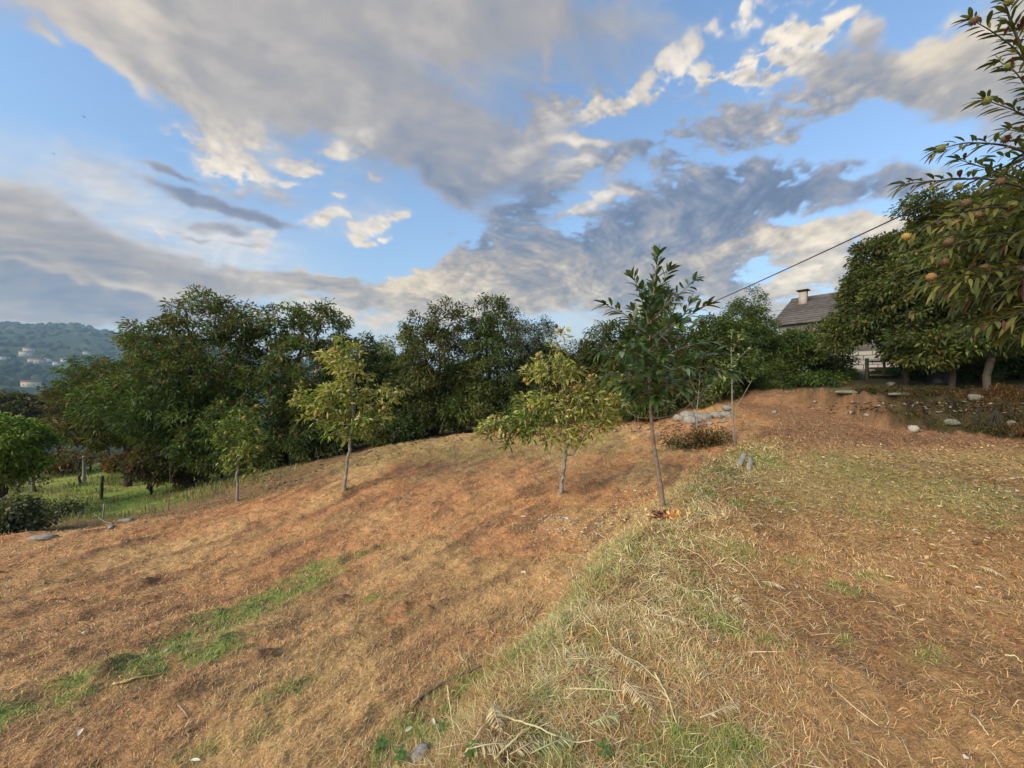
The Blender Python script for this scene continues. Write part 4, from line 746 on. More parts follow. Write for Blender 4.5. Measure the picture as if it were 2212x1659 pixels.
# ------------------------------------------------------------------ trees whose branches are laid out one by one
def handtree(name, label, basep, Yb, limbs, leafL, leafW, spacing, pal, bark, group=None, droop=.35, spin=0, skip=.1, lit=None, mat=None):
    """limbs: list of (points (px,py,dY), r0, r1, leaf start fraction)"""
    t_ = thing(name, label, 'tree', basep, group); mb = MB(); P = []; Dv = []; Nn = []; Ls = []
    for pts, ra, rb, ls in limbs:
        pt = np.array([W(a[0], a[1], Yb + (a[2] if len(a) > 2 else 0)) if len(a) < 4 else np.array(a[:3]) for a in pts])
        s = np.linspace(0, 1, len(pt)); m = max(8, len(pt) * 5); f = np.linspace(0, 1, m)
        # smooth polyline (Catmull-like by cubic weights)
        sm = np.stack([np.interp(f, s, pt[:, k]) for k in range(3)], 1)
        for _ in range(3): sm[1:-1] = (sm[:-2] + 2 * sm[1:-1] + sm[2:]) / 4
        rads = ra + (rb - ra) * f; mb.tube(sm, rads, 9 if ra > .01 else 6)
        seg = np.linalg.norm(np.diff(sm, axis=0), axis=1); cum = np.r_[0, np.cumsum(seg)]; tot = cum[-1]; d = ls * tot; k = 0; az = random.uniform(0, 6.28); ax = unit(sm[-1] - sm[-2]); e1 = unit(np.cross(ax, [0, 0, 1.]) + 1e-4); e2 = np.cross(ax, e1)
        while d < tot:
            p_ = np.array([np.interp(d, cum, sm[:, c_]) for c_ in range(3)]); q_ = np.array([np.interp(min(d + .02, tot), cum, sm[:, c_]) for c_ in range(3)]) - np.array([np.interp(max(d - .02, 0), cum, sm[:, c_]) for c_ in range(3)])
            ax = unit(q_); az += 2.4 + random.uniform(-.4, .4)
            e1 = unit(np.cross(ax, [0, 0, 1.]) + 1e-4); e2 = np.cross(ax, e1); side = e1 * math.cos(az) + e2 * math.sin(az)
            tipf = d / tot; up = .55 + .7 * tipf ** 3
            dv = unit(side * [1, 1, .75] + ax * up + np.array([0, 0, .22])); 
            if random.random() > skip:
                P.append(p_ + side * 0.01); Dv.append(dv); Nn.append(unit(np.array([0, 0, 1.]) + side * .2 + rng.normal(0, .25, 3))); Ls.append(leafL * random.uniform(.65, 1.1) * (1 - .35 * tipf ** 4))
            d += spacing * random.uniform(.6, 1.4) * (.6 if .02 < ra < .05 else 1)
        for e in range(7 if ls < 1 else 0):
            az += .9; side = e1 * math.cos(az) + e2 * math.sin(az); P.append(sm[-1]); Dv.append(unit(ax * 1.1 + side * .6)); Nn.append(unit(np.array([0, 0, 1.]) + rng.normal(0, .3, 3))); Ls.append(leafL * random.uniform(.5, .9))
    mb.build('trunk', bark, t_, smooth=True)
    Ls = np.array(Ls); V, q, tr, k = leafgeo(np.array(P), np.array(Dv), np.array(Nn), Ls, Ls / leafL * leafW * rng.uniform(.85, 1.15, len(Ls)), droop, .14, 1)
    cols = np.array([a for a, b in PAL[pal]]); pr = np.array([b for a, b in PAL[pal]]); c = cols[rng.choice(len(cols), len(Ls), p=pr / pr.sum())] * rng.uniform(.75, 1.25, len(Ls))[:, None]
    if lit: c = np.where((rng.random(len(Ls)) < lit[1])[:, None], np.array(lit[0])[None], c)
    mesh('crown', V, [q, tr], mat or M_bleaf, t_, np.repeat(c, k, axis=0)); return t_
PAL['big'] = [((.045, .085, .022), .5), ((.065, .11, .028), .35), ((.10, .14, .04), .15)]
b = g(664, 509); Yb = b[1]
limbs = [([(664,514),(662,495),(658,470),(653,440),(651,415),(649,380),(649,345),(652,310),(655,280),(658,256)], .034, .005, .55),
 ([(650,345),(638,325),(622,312),(606,305,-.1)], .010, .003, .1), ([(650,330),(644,305),(638,288),(633,277)], .010, .003, .15), ([(651,325),(665,305),(682,292),(694,280,.1)], .011, .003, .2),
 ([(652,300),(662,285),(668,272)], .006, .003, .2), ([(650,350),(672,325),(695,312),(706,306,-.1)], .010, .003, .15), ([(649,365),(630,350),(612,345),(600,350,-.2)], .010, .003, .15),
 ([(650,370),(675,350),(702,342),(724,342,-.15)], .011, .003, .15), ([(650,385),(680,372),(705,366),(728,372,-.2)], .011, .003, .2), ([(649,385),(630,375),(612,372),(600,378,.2)], .009, .003, .2),
 ([(650,360),(660,340,.4),(668,330,.7)], .008, .003, .2), ([(650,360),(640,345,-.4),(630,340,-.75)], .008, .003, .2), ([(650,380),(655,365,-.5),(662,356,-.9)], .009, .003, .2),
 ([(650,392),(640,384,-.3),(626,384,-.6)], .008, .003, .25), ([(650,392),(664,384,-.4),(680,386,-.7)], .008, .003, .25), ([(650,385),(642,370,.4),(632,362,.8)], .008, .003, .2), ([(650,340),(664,328,-.4),(676,322,-.7)], .007, .003, .2),
 ([(650,400),(644,394,-.2),(634,392,-.4)], .007, .003, .3), ([(650,398),(652,392,-.3),(656,396,-.55)], .006, .002, .3), ([(650,355),(662,348,.3),(690,330,.6),(700,322,.8)], .008, .003, .3),
 ([(652,418),(638,418),(628,412),(625,403),(626,392)], .008, .003, .85), ([(652,413),(665,409),(676,400),(682,388),(684,374)], .008, .003, .75), ([(652,419),(672,416),(686,408),(697,398),(706,385)], .009, .003, .85),
 ([(650,408),(653,402),(656,396,-.1)], .005, .003, .2),
 ([(650,375),(632,362,-.2),(615,358,-.35)], .008, .003, .2), ([(650,368),(676,360,.1),(700,358,.1),(715,352,.1)], .009, .003, .2), ([(650,390),(672,384,.2),(700,378,.3)], .008, .003, .2), ([(649,378),(636,380,.2),(618,386,.3)], .007, .003, .25),
 ([(650,355),(642,330,.1),(634,312,.2)], .008, .003, .15), ([(650,350),(664,336,.1),(684,316,.1),(690,304,.1)], .008, .003, .15), ([(652,315),(646,298),(642,290)], .006, .003, .2), ([(650,398),(640,396,.1),(630,398,.1)], .006, .003, .3),
 ([(650,382),(664,372,-.6),(684,366,-1.0)], .008, .003, .25), ([(650,372),(638,356,-.6),(622,350,-1.0)], .008, .003, .25)]
handtree('chestnut_sapling', 'tall sapling with large dark leaves and thin leaning trunk on the ridge', b, Yb, limbs, .25, .075, .029, 'big', M_sapbark, None, .27, lit=((.16, .20, .13), .08))
b = g(734, 444); Yb = b[1]
handtree('slender_sapling', 'slender pole-like sapling with leafy top and one bare fork, right of the tall sapling', b, Yb,
 [([(735,449),(733,425),(732,400),(732,375),(731,350),(732,332)], .022, .005, .55), ([(733,412),(742,398),(752,380)], .009, .004, .9), ([(732,372),(722,362),(714,360)], .006, .003, .2), ([(732,365),(742,355),(748,350)], .006, .003, .2), ([(732,378),(724,375,-.2),(716,378,-.3)], .006, .003, .2), ([(732,352),(738,340),(742,334)], .005, .002, .2)], .17, .05, .03, 'young', M_palebark, None, .4, lit=((.13, .2, .05), .4))
b = g(697, 428); Yb = b[1]
handtree('slender_sapling', 'thin twiggy sapling with sparse brownish leaves beside the heap of stones', b, Yb,
 [([(697,432),(697,410),(699,390),(700,372)], .02, .004, .5), ([(697,412),(688,400),(683,392)], .006, .003, .3), ([(698,400),(708,388),(714,378)], .006, .003, .3), ([(698,395),(690,380),(688,370)], .006, .003, .3), ([(699,385),(706,375),(708,366)], .005, .003, .3), ([(697,405),(706,398),(716,394)], .005, .003, .3)], .13, .042, .03, 'olive', M_palebark)
for (bx_, by_, tx, ty, lab, r_) in [(455,457,452,430,'thin leafless seedling stick standing alone at the back of the field', .006), (168,512,170,462,'thin sapling stem with few brown leaves at the left edge of the field', .012), (318,468,316,448,'short bare twig standing left of the second young chestnut', .006),(545,462,546,440,'short bare shoot standing left of the forked young chestnut',.005)]:
    b = g(bx_, by_); Yb = b[1]
    handtree('seedling', lab, b, Yb, [([(bx_, by_ + 2), ((bx_ + tx) / 2 + 1, (by_ + ty) / 2), (tx, ty)], r_, .003, .7), ([((bx_ + tx) / 2 + 1, (by_ + ty) / 2), (tx + 5, ty + 6)], .004, .002, .6)], .08, .03, .06, 'brown', M_sapbark)

# near chestnut reaching in from the upper right
PAL['near'] = [((.06, .085, .02), .4), ((.10, .115, .03), .35), ((.17, .16, .04), .25)]
YN = 3.3
nb_ = np.array([6.4, 3.6, 0]); nb_[2] = float(H(nb_[0], nb_[1]))
tr0 = [(6.4, 3.6, nb_[2] - .1, 0), (6.3, 3.6, 1.2, 0), (6.0, 3.5, 2.2, 0), (5.6, 3.5, 3.2, 0), (5.3, 3.4, 4.3, 0), (5.0, 3.35, 5.4, 0)]
limbs = [(tr0, .12, .03, 1.1),
 ([(1110,215),(1060,130),(1030,70),(1008,15),(996,-30)], .022, .004, .3), ([(1035,75),(1015,48),(990,30),(972,20)], .010, .003, .5), ([(1100,190),(1050,120),(1015,70,-.1),(1000,62)], .010, .003, .5),
 ([(1120,210),(1060,140),(1020,112),(985,100)], .014, .003, .35), ([(1120,230),(1060,170),(1010,145),(965,142),(938,150)], .016, .003, .4), ([(1120,240),(1050,195),(990,178),(945,180),(905,184)], .016, .003, .4),
 ([(1120,260),(1050,215),(985,205),(935,222),(905,236)], .016, .003, .4), ([(1120,270),(1060,235),(1000,232),(950,245),(925,258)], .015, .003, .35), ([(1120,290),(1060,260),(1000,262),(955,272),(930,280)], .015, .003, .35),
 ([(1120,290,.3),(1060,275,.3),(1010,285,.3),(965,300,.3)], .014, .003, .35), ([(1120,200,.2),(1080,120,.2),(1050,60,.2),(1040,0,.2)], .014, .003, .3), ([(1120,220),(1070,160),(1040,135),(1010,130)], .012, .003, .4),
 ([(1120,300,.2),(1070,290,.2),(1030,305,.2),(990,322,.2)], .014, .003, .3), ([(1120,240,.4),(1040,185,.4),(985,168,.4),(960,160,.4)], .012, .003, .4), ([(1100,250,-.3),(1040,230,-.3),(990,225,-.3)], .012, .003, .3), ([(1100,220,-.2),(1040,205,-.3),(1000,195,-.4)], .012, .003, .3),
 ([(1110,320,.1),(1060,310,.1),(1030,325,.1)], .012, .003, .3), ([(1100,150),(1060,90),(1040,50),(1022,30)], .010, .003, .35)]
for k in range(20):
    yy_ = random.uniform(185, 320); xe = random.uniform(940, 1030) + (yy_ < 215) * 25; dy = random.uniform(-.5, .9)
    limbs.append(([(1110, yy_ - 20, dy), ((1110 + xe) / 2, yy_ - 12, dy), (xe, yy_ + 10, dy)], .009, .003, .25))
tz_ = np.array([a_[2] for a_ in tr0]); tx_ = np.array([a_[0] for a_ in tr0])
_l = []
for (pp, a1_, a2_, a3_) in limbs:
    if pp is not tr0:
        p0_ = W(pp[0][0], pp[0][1], YN + (pp[0][2] if len(pp[0]) > 2 else 0)); zt_ = float(np.clip(p0_[2] - .35, 1.0, 5.2)); pp = [(float(np.interp(zt_, tz_, tx_)), 3.5, zt_, 0)] + list(pp)
    _l.append((pp, a1_, a2_, min(1.1, a3_ * .7 + .3)))
limbs = _l
nt_ = handtree('chestnut_tree', 'near chestnut with long drooping leaves and burrs, reaching in at the upper right corner', nb_, YN, limbs, .20, .038, .021, 'near', M_darkbark, None, .35, lit=((.10, .04, .03), .1), mat=M_leaf)
_t, _c = lobe_tips([(1015,235,55,34),(1050,190,50,50),(1000,275,48,34),(1045,285,50,40),(1015,318,40,16),(960,262,26,16),(975,215,26,16)], 3.9, 330, .2)
crown('foliage', nt_, _t, _c + np.array([1.2, 0, .3]), 8, .20, .04, 'near', M_leaf, 1, .4, .16, 'olive', .3, .35)
for (px, py, kd) in [(974,21,'brown'),(1009,2,'dull'),(1009,67,'dull'),(987,101,'dull'),(941,149,'dull'),(1006,139,'brown'),(906,237,'gold'),(958,187,'dull'),(931,277,'orange'),(948,242,'brown'),(944,262,'brown'),(985,268,'brown'),(1012,205,'dull'),(978,215,'brown'),(1000,182,'brown'),(966,203,'brown')]:
    burr(nt_, W(px, py, YN - .05), .039, kd)

# ------------------------------------------------------------------ house on the right
M_roof = mat_attr('old_roof_tile', .9, noise_s=2.2, noise_a=.35, bump=.3, bump_s=20)
M_plaster = mat_attr('white_plaster', .9, base=(.33, .32, .29), base2=(.19, .18, .155), noise_s=1.8)
M_chim = mat_attr('chimney_render', .9, base=(.44, .38, .30), base2=(.28, .24, .19), noise_s=3)
m, t = newmat('stone_blocks'); n = t.nodes; L = t.links
o_ = n.new('ShaderNodeOutputMaterial'); p = n.new('ShaderNodeBsdfPrincipled'); p.inputs['Roughness'].default_value = .9; br = n.new('ShaderNodeTexBrick'); tcn = n.new('ShaderNodeTexCoord')
br.inputs['Scale'].default_value = 1.0; br.inputs['Brick Width'].default_value = .62; br.inputs['Row Height'].default_value = .28; br.inputs['Mortar Size'].default_value = .02; br.offset = .37
br.inputs['Color1'].default_value = (.33, .30, .25, 1); br.inputs['Color2'].default_value = (.24, .215, .175, 1); br.inputs['Mortar'].default_value = (.05, .045, .04, 1)
L.new(tcn.outputs['UV'], br.inputs[0]); L.new(br.outputs[0], p.inputs[0]); L.new(p.outputs[0], o_.inputs[0]); M_block = m
hl = np.array([18.2, 26.0]); hu = np.array([.632, -.775]); hn = np.array([.775, .632]); hb = 1.3; ze = 5.72; zr = 8.05; hlen = 15; hdep = 9
def hp(s, d, z): q_ = hl + hu * s + hn * d; return np.array([q_[0], q_[1], z])
house = thing('stone_house', 'old stone house with grey-brown tiled gable roof and pale chimney behind the trees', 'house', hp(0, 0, hb))
def hbox(mb, s0, s1, d0, d1, z0, z1): mb.box(hp(s0, d0, z0), hp(s1, d0, z0) - hp(s0, d0, z0), hp(s0, d1, z0) - hp(s0, d0, z0), np.array([0, 0, z1 - z0]))
zs = 3.6
mb = MB(); hbox(mb, 0, hlen, 0, hdep, hb - .5, zs); lw = mb.build('stone_wall', M_block, house)
uv = lw.data.uv_layers.new(name='UVMap')
for pl_ in lw.data.polygons:
    for li in pl_.loop_indices:
        v = lw.data.vertices[lw.data.loops[li].vertex_index].co; q_ = np.array(v) + np.array(house['_loc']); s_ = float((q_[:2] - hl) @ hu); d_ = float((q_[:2] - hl) @ hn); uv.data[li].uv = (s_ + d_, q_[2])
mb = MB(); hbox(mb, .01, hlen - .01, .01, hdep - .01, zs, ze)
for s0 in (.012, hlen - .012): mb.add([hp(s0, .01, ze), hp(s0, hdep - .01, ze), hp(s0, hdep / 2, zr - .05)], None, [[0, 1, 2]])
mb.build('upper_wall', M_plaster, house)
mb = MB(); nrow = 13
for side in (0, 1):
    for k in range(nrow):
        f0, f1 = k / nrow, (k + 1) / nrow + .012
        def rp_(s, f, dz): d = -.35 + f * (hdep / 2 + .35); d = d if side == 0 else hdep - d; return hp(s, d, ze - .12 + (zr - ze + .12) * f + dz)
        a0, a1, b0, b1 = rp_(-.4, f0, .075), rp_(hlen + .4, f0, .075), rp_(-.4, f1, .03), rp_(hlen + .4, f1, .03)
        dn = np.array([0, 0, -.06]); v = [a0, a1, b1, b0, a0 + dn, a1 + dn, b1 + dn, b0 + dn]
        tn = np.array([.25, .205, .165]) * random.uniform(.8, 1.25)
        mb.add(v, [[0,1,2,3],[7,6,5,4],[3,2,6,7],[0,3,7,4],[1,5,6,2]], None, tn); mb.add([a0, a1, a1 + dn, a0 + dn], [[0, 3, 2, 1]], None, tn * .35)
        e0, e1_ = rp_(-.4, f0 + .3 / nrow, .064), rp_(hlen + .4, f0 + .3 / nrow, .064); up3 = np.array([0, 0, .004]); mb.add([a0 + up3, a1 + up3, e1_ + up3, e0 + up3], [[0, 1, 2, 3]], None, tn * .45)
mb.tube([hp(-.4, hdep / 2, zr + .05), hp(hlen + .4, hdep / 2, zr + .05)], .10, 8, (.15, .12, .10))
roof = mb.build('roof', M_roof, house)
mb = MB(); mb.box(hp(.35, 3.3, 6.9), np.array([*(hu * .45), 0]), np.array([*(hn * .45), 0]), np.array([0, 0, 1.45])); ch = mb.build('chimney', M_chim, roof, loc=house['_loc'])
mb = MB(); mb.box(hp(.22, 3.17, 8.45), np.array([*(hu * .71), 0]), np.array([*(hn * .71), 0]), np.array([0, 0, .06]))
for a1 in (.35, .70):
    for a2 in (3.3, 3.65): mb.box(hp(a1, a2, 8.348), np.array([*(hu * .1), 0]), np.array([*(hn * .1), 0]), np.array([0, 0, .104]))
mb.build('chimney_cap', M_darkbark, roof, loc=house['_loc'])
M_glass = mat_attr('dark_window', .25, base=(.03, .035, .04), spec=.5); M_wood = mat_attr('grey_wood', .85, base=(.16, .13, .10), base2=(.28, .24, .19), noise_s=12)
for s0 in (2.6, 6.4, 10.2):
    mb = MB(); hbox(mb, s0, s0 + .9, -.04, .02, 4.1, 5.1); wf = mb.build('window', M_wood, house)
    mb = MB(); hbox(mb, s0 + .08, s0 + .82, -.055, .0, 4.18, 5.02); mb.build('pane', M_glass, wf, loc=house['_loc'])
# wooden gate in front of the wall
gb = W(866, 383, 14.6); gb[2] = float(H(gb[0], gb[1])); gt_ = thing('wooden_gate', 'weathered low wooden gate in front of the stone blocks of the house', 'gate', gb)
gd = np.array([.93, -.36, 0])
for s in (0, 1.0):
    mb = MB(); mb.box(gb + gd * s + [0, 0, -.2], gd * .09, [.03, .08, 0], [0, 0, 1.0]); mb.build('post', M_wood, gt_)
for z in (.12, .38, .64):
    mb = MB(); mb.box(gb + gd * .1 + [0, -.012, z], gd * .89, [.01, .03, 0], [0, 0, .07]); mb.build('rail', M_wood, gt_)
mb = MB(); mb.box(gb + gd * .48 + [0, -.04, .1], gd * .08, [.01, .02, 0], [0, 0, .66]); mb.build('upright', M_wood, gt_)
# black water barrel
M_black = mat_attr('black_plastic', .45, base=(.012, .014, .018), spec=.4)
bb = W(939, 388, 12.2); bb[2] = float(H(bb[0], bb[1])); br_ = thing('water_barrel', 'ribbed black plastic barrel standing left of a tree trunk on the right terrace', 'barrel', bb)
zz_ = [0, .02, .06, .2, .24, .28, .42, .46, .50, .66, .72, .74]; rr_ = [.26, .29, .30, .30, .32, .30, .30, .32, .30, .29, .26, .24]
mb = MB(); mb.tube([bb + [0, 0, z - .02] for z in zz_], rr_, 20); mb.build('barrel_body', M_black, br_, smooth=True)
mb = MB(); mb.tube([bb + [0, 0, z] for z in (.71, .725, .75)], [.27, .27, .25], 20); mb.build('rim', M_black, br_)
# dark shed with pale edge behind the trunks
sb = W(1012, 372, 13.6); sb[2] = float(H(sb[0], sb[1])); sh_ = thing('shed', 'long dark open shed with a pale roof edge at the far right behind the trunks', 'shed', sb)
mb = MB(); mb.box([sb[0] - .4, sb[1] + .3, sb[2] - .2], [6, 0, 0], [0, 2.2, 0], [0, 0, 1.15]); mb.build('wall', mat_attr('shed_board', .9, base=(.028, .027, .026), base2=(.055, .05, .044), noise_s=3), sh_)
mb = MB(); mb.box([sb[0] - .6, sb[1] + .1, sb[2] + .953], [6.4, 0, 0], [0, 2.6, 0], [0, 0, .07]); mb.build('roof', M_plaster, sh_)
# pale garden wall glimpsed between the trunks
wb = W(905, 375, 21); wl = thing('garden_wall', 'pale rendered wall glimpsed through the leaves to the right of the gate', 'wall', (wb[0], wb[1], 1.4))
mb = MB(); mb.box([wb[0], wb[1], 1.2], [14, -4, 0], [.1, .25, 0], [0, 0, 3.2]); mb.build('wall', M_plaster, wl)
mb = MB(); mb.box([wb[0] - .05, wb[1] - .05, 4.405], [14.1, -4.03, 0], [.13, .36, 0], [0, 0, .08]); mb.build('coping', M_chim, wl)

# ------------------------------------------------------------------ cables and birds
M_cable = mat_attr('cable', .5, base=(.03, .03, .033))
def cable(label, A, B, sag, r, group=None):
    A, B = np.array(A), np.array(B); f = np.linspace(0, 1, 40)[:, None]; pts = A + (B - A) * f; pts[:, 2] -= sag * 4 * (f * (1 - f))[:, 0]
    mb = MB(); mb.tube(pts, r, 6); o = mb.build('overhead_cable', M_cable, loc=tuple(A)); tag(o, label, 'cable', group)
cable('thick black cable crossing the sky down to the left from the near chestnut', W(1060, 140, 7), W(640, 333, 22), .12, .017)
cable('thin wire, upper of two, running to the house beside the chimney', W(700, 318, 27), W(799, 308, 27), .05, .012, 'thin wires to the house')
cable('thin wire, lower of two, running to the gable of the house', W(700, 322, 27), W(787, 314, 27), .05, .012, 'thin wires to the house')
def bird(label, p, s):
    mb = MB(); mb.tube([p + np.array([-.5, 0, 0]) * s, p + np.array([-.2, 0, .02]) * s, p + np.array([.2, 0, .03]) * s, p + np.array([.42, 0, .06]) * s, p + np.array([.52, 0, .05]) * s], np.array([.02, .09, .1, .06, .01]) * s, 8)
    for sg in (-1, 1):
        mb.add([p + np.array(a) * s for a in [(-.15, 0, .05), (.2, 0, .05), (.12, sg * .5, .22), (-.08, sg * .5, .2), (-.15, sg * 1.0, .1)]], [[0, 1, 2, 3]], [[3, 2, 4]])
    o = mb.build('bird', M_cable, loc=tuple(p)); tag(o, label, 'bird', 'birds in the sky')
bird('small dark bird, upper of two, high in the left sky', W(84, 117, 60), .35); bird('small dark bird, lower of two, near the left edge of the sky', W(54, 154, 75), .35)

# ------------------------------------------------------------------ stones
def rock(label, px, py, size, mat=None, flat=.6, group=None, name='stone', seed=0, at=None, sink=.25, ang=None, cat='stone'):
    rg = np.random.default_rng(seed + int(px * 7 + py)); q0 = g(px, py) if at is None else at; nu, nv = 12, 8; V = []
    jit = rg.uniform(.78, 1.15, (nv + 1, nu)); ax = rg.uniform(.75, 1.25, 2); rot = rg.uniform(0, 3.14) if ang is None else ang
    for a_ in range(nv + 1):
        for b_ in range(nu):
            j_ = jit[a_, b_] if 0 < a_ < nv else jit[a_, 0]
            d = np.array([math.sin(math.pi * a_ / nv) * math.cos(2 * math.pi * b_ / nu), math.sin(math.pi * a_ / nv) * math.sin(2 * math.pi * b_ / nu), math.cos(math.pi * a_ / nv)])
            d = np.sign(d) * np.abs(d) ** .7; V.append(d * j_ * [size[0] * ax[0], size[1] * ax[1], size[2]] if isinstance(size, tuple) else d * j_ * [size * ax[0], size * ax[1], size * flat])
    V = np.array(V); c_, s_ = math.cos(rot), math.sin(rot); V[:, :2] = V[:, :2] @ np.array([[c_, s_], [-s_, c_]])
    h = size[2] if isinstance(size, tuple) else size * flat
    V = V + q0 + [0, 0, h * (1 - 2 * sink)]
    q = [[a_ * nu + b_, (a_ + 1) * nu + b_, (a_ + 1) * nu + (b_ + 1) % nu, a_ * nu + (b_ + 1) % nu] for a_ in range(nv) for b_ in range(nu)]
    o = mesh(name, V, [np.array(q)], mat or M_stone, loc=tuple(q0)); tag(o, label, cat, group); return o
SG = 'loose pale stones heaped below the trees'
for (px, py, s, fl, lab) in [(679,419.5,.16,.6,'grey stone at the left end of the stone heap'),(688,417.5,.20,.6,'widest pale stone at the back left of the stone heap'),(690,423,.17,.75,'bright blocky stone at the front left of the heap'),(700,418,.15,.6,'flat-topped stone in the middle of the heap beside the thin twiggy sapling'),
      (697,422,.13,.6,'small greenish stone in front of the thin twiggy sapling'),(705.5,420,.17,.7,'angular stone right of the thin twiggy sapling'),(709,424,.08,.5,'small white chip in front of the angular stone'),(716,417,.17,.6,'low pointed stone in the right half of the heap'),
      (723,422,.10,.35,'flat pale slab lying alone in front of the heap'),(725,416,.14,.6,'stone under the topmost one at the right end of the heap'),(729,417.5,.10,.6,'small stone at the far right end of the heap')]:
    rock(lab, px, py, s * 1.0, M_stone, fl * 1.15, SG, sink=.27)
q0 = g(727, 415); rock('round stone on top at the right end of the heap', 727, 413, .12, M_stone, .7, SG, at=q0 + [0, 0, .16])
rock('long white stone lying alone at the left edge of the field', 43, 539, (.16, .06, .05), M_stone, ang=.3); rock('small pale flat stone left of the white stake', 111, 528, (.09, .04, .03), M_stone)
rock('crumbled white stone nearest the left chestnut row', 126, 521, (.14, .06, .04), M_stone, ang=.2)
rock('white rounded stone at the foot of the right bank', 913, 431, .12, M_slab, .8); rock('pale stone lodged low in the right bank', 951, 424, (.15, .08, .08), M_mossstone, at=g(951, 424))
rock('mossy boulder lying on top of the right bank', 975, 399, .14, M_mossstone, .6)
rock('upright pale stone at the base of the right bank near the edge of the photo', 1011, 433, (.10, .1, .2), M_mossstone); rock('flat stone slab showing on the earth mound left of the bank', 846, 393, (.22, .12, .05), M_mossstone)
rock('small white stone in the weeds right of the gate', 891, 385, .12, M_stone, .6); rock('low mossy stone edge on the terrace left of the barrel', 900, 395, (.3, .08, .04), M_mossstone, ang=.1)
rock('small white pebble far out on the mown slope below the gate', 867, 416, .06, M_stone, .8); rock('small white pebble on the slope near the stone heap', 774, 413, .06, M_stone, .8)
for i_, (px, py) in enumerate([(428,414+20),(437,430),(446,428),(414,438),(400,441),(390,444),(455,427)]):
    rock('grey field stone along the dark foot of the tree line, ' + ['below the two-shoot tree', 'right of the two-shoot trunk', 'under the middle tree', 'left of the two-shoot trunk', 'near the yellowish tree', 'nearest the second young chestnut', 'rightmost of its row'][i_], px, py - 2, .13, M_mossstone, .6, 'stones along the foot of the tree line')
for (pa, pb, sx, lab) in [((745,451),(739,466),.042,'long pale concrete slab half sunk in the grass in front of the slender sapling'),((751.5,459),(749,471),.032,'short broken concrete slab right of the long one')]:
    qa, qb = g(*pa), g(*pb); q0 = (qa + qb) / 2; d = unit((qa - qb) * [1, 1, 0]); sy = np.linalg.norm((qa - qb)[:2]) / 2; s_ = np.array([d[1], -d[0], 0]); mb = MB()
    nseg = 7; prof = rng.normal(0, .008, (nseg + 1, 2))
    V = []; Q = []
    for k in range(nseg + 1):
        f = (k / nseg - .5) * 2 * sy; e_ = rng.normal(0, .012)
        for (a_, z_) in ((-sx, -.08), (-sx + e_, .014), (sx + e_, .010), (sx, -.08)): 
            pt = q0 + d * f + s_ * a_; pt[2] = float(Hbase(np.array([pt[0]]), np.array([pt[1]]))[0]) + .045 + z_ + prof[k, 0]; V.append(pt)
    for k in range(nseg):
        for a_ in range(4): Q.append([k * 4 + a_, k * 4 + (a_ + 1) % 4, (k + 1) * 4 + (a_ + 1) % 4, (k + 1) * 4 + a_])
    Q += [[3, 2, 1, 0], [nseg * 4, nseg * 4 + 1, nseg * 4 + 2, nseg * 4 + 3]]
    mb.add(V, Q); o = mb.build('concrete_slab', M_slab, loc=tuple(q0)); tag(o, lab, 'slab', 'sunken concrete slabs')

# ------------------------------------------------------------------ vines, posts, bushes on the left meadow
M_conc = mat_attr('weathered_post', .9, base=(.24, .23, .21), base2=(.40, .38, .34), noise_s=8)
def post(name, label, px, py, top, w_, mat, lean=0, group=None):
    q0 = g(px, py); h = (py - top) / F * q0[1]; mb = MB(); V = []
    for k, f in enumerate((0, .3, .7, 1)):
        c = q0 + [lean * f * h, 0, -.25 * (f == 0) + h * f]; s_ = w_ * (1 - .12 * f) / 2; V += [c + [-s_, -s_, 0], c + [s_, -s_, 0], c + [s_ * .95, s_, 0], c + [-s_, s_ * .9, 0]]
    Q = [[k * 4 + a_, k * 4 + (a_ + 1) % 4, (k + 1) * 4 + (a_ + 1) % 4, (k + 1) * 4 + a_] for k in range(3) for a_ in range(4)] + [[3, 2, 1, 0], [12, 13, 14, 15]]
    mb.add(V, Q); o = mb.build(name, mat, loc=tuple(q0)); tag(o, label, 'post', group); return q0, h
vp = 'grey vine posts in the meadow'
for (px, py, top, lab) in [(84,484,456,'grey concrete vine post with a twisted vine, right one of the meadow pair'),(33,492,458,'grey concrete vine post with a twisted vine, left one of the meadow pair'),(38,478,462,'farther grey post just behind the left vine post'),(103,471,458,'short grey post farther back under the olive-brown crown')]:
    post('vine_post', lab, px, py, top, .09, M_conc, 0, vp)
for (px, py, top, lab) in [(101,499,476,'thin wooden fence post at the lower edge of the meadow'),(20,512,498,'short wooden fence post among weeds at the left edge'),(222,478,460,'leaning dark post under the smallest young chestnut side of the hedge')]:
    post('fence_post', lab, px, py, top, .07, M_bark, .06, 'wooden fence posts')
post('stake', 'thin white stake standing at the left edge of the mown field', 103, 519, 504, .025, M_stone, .08)
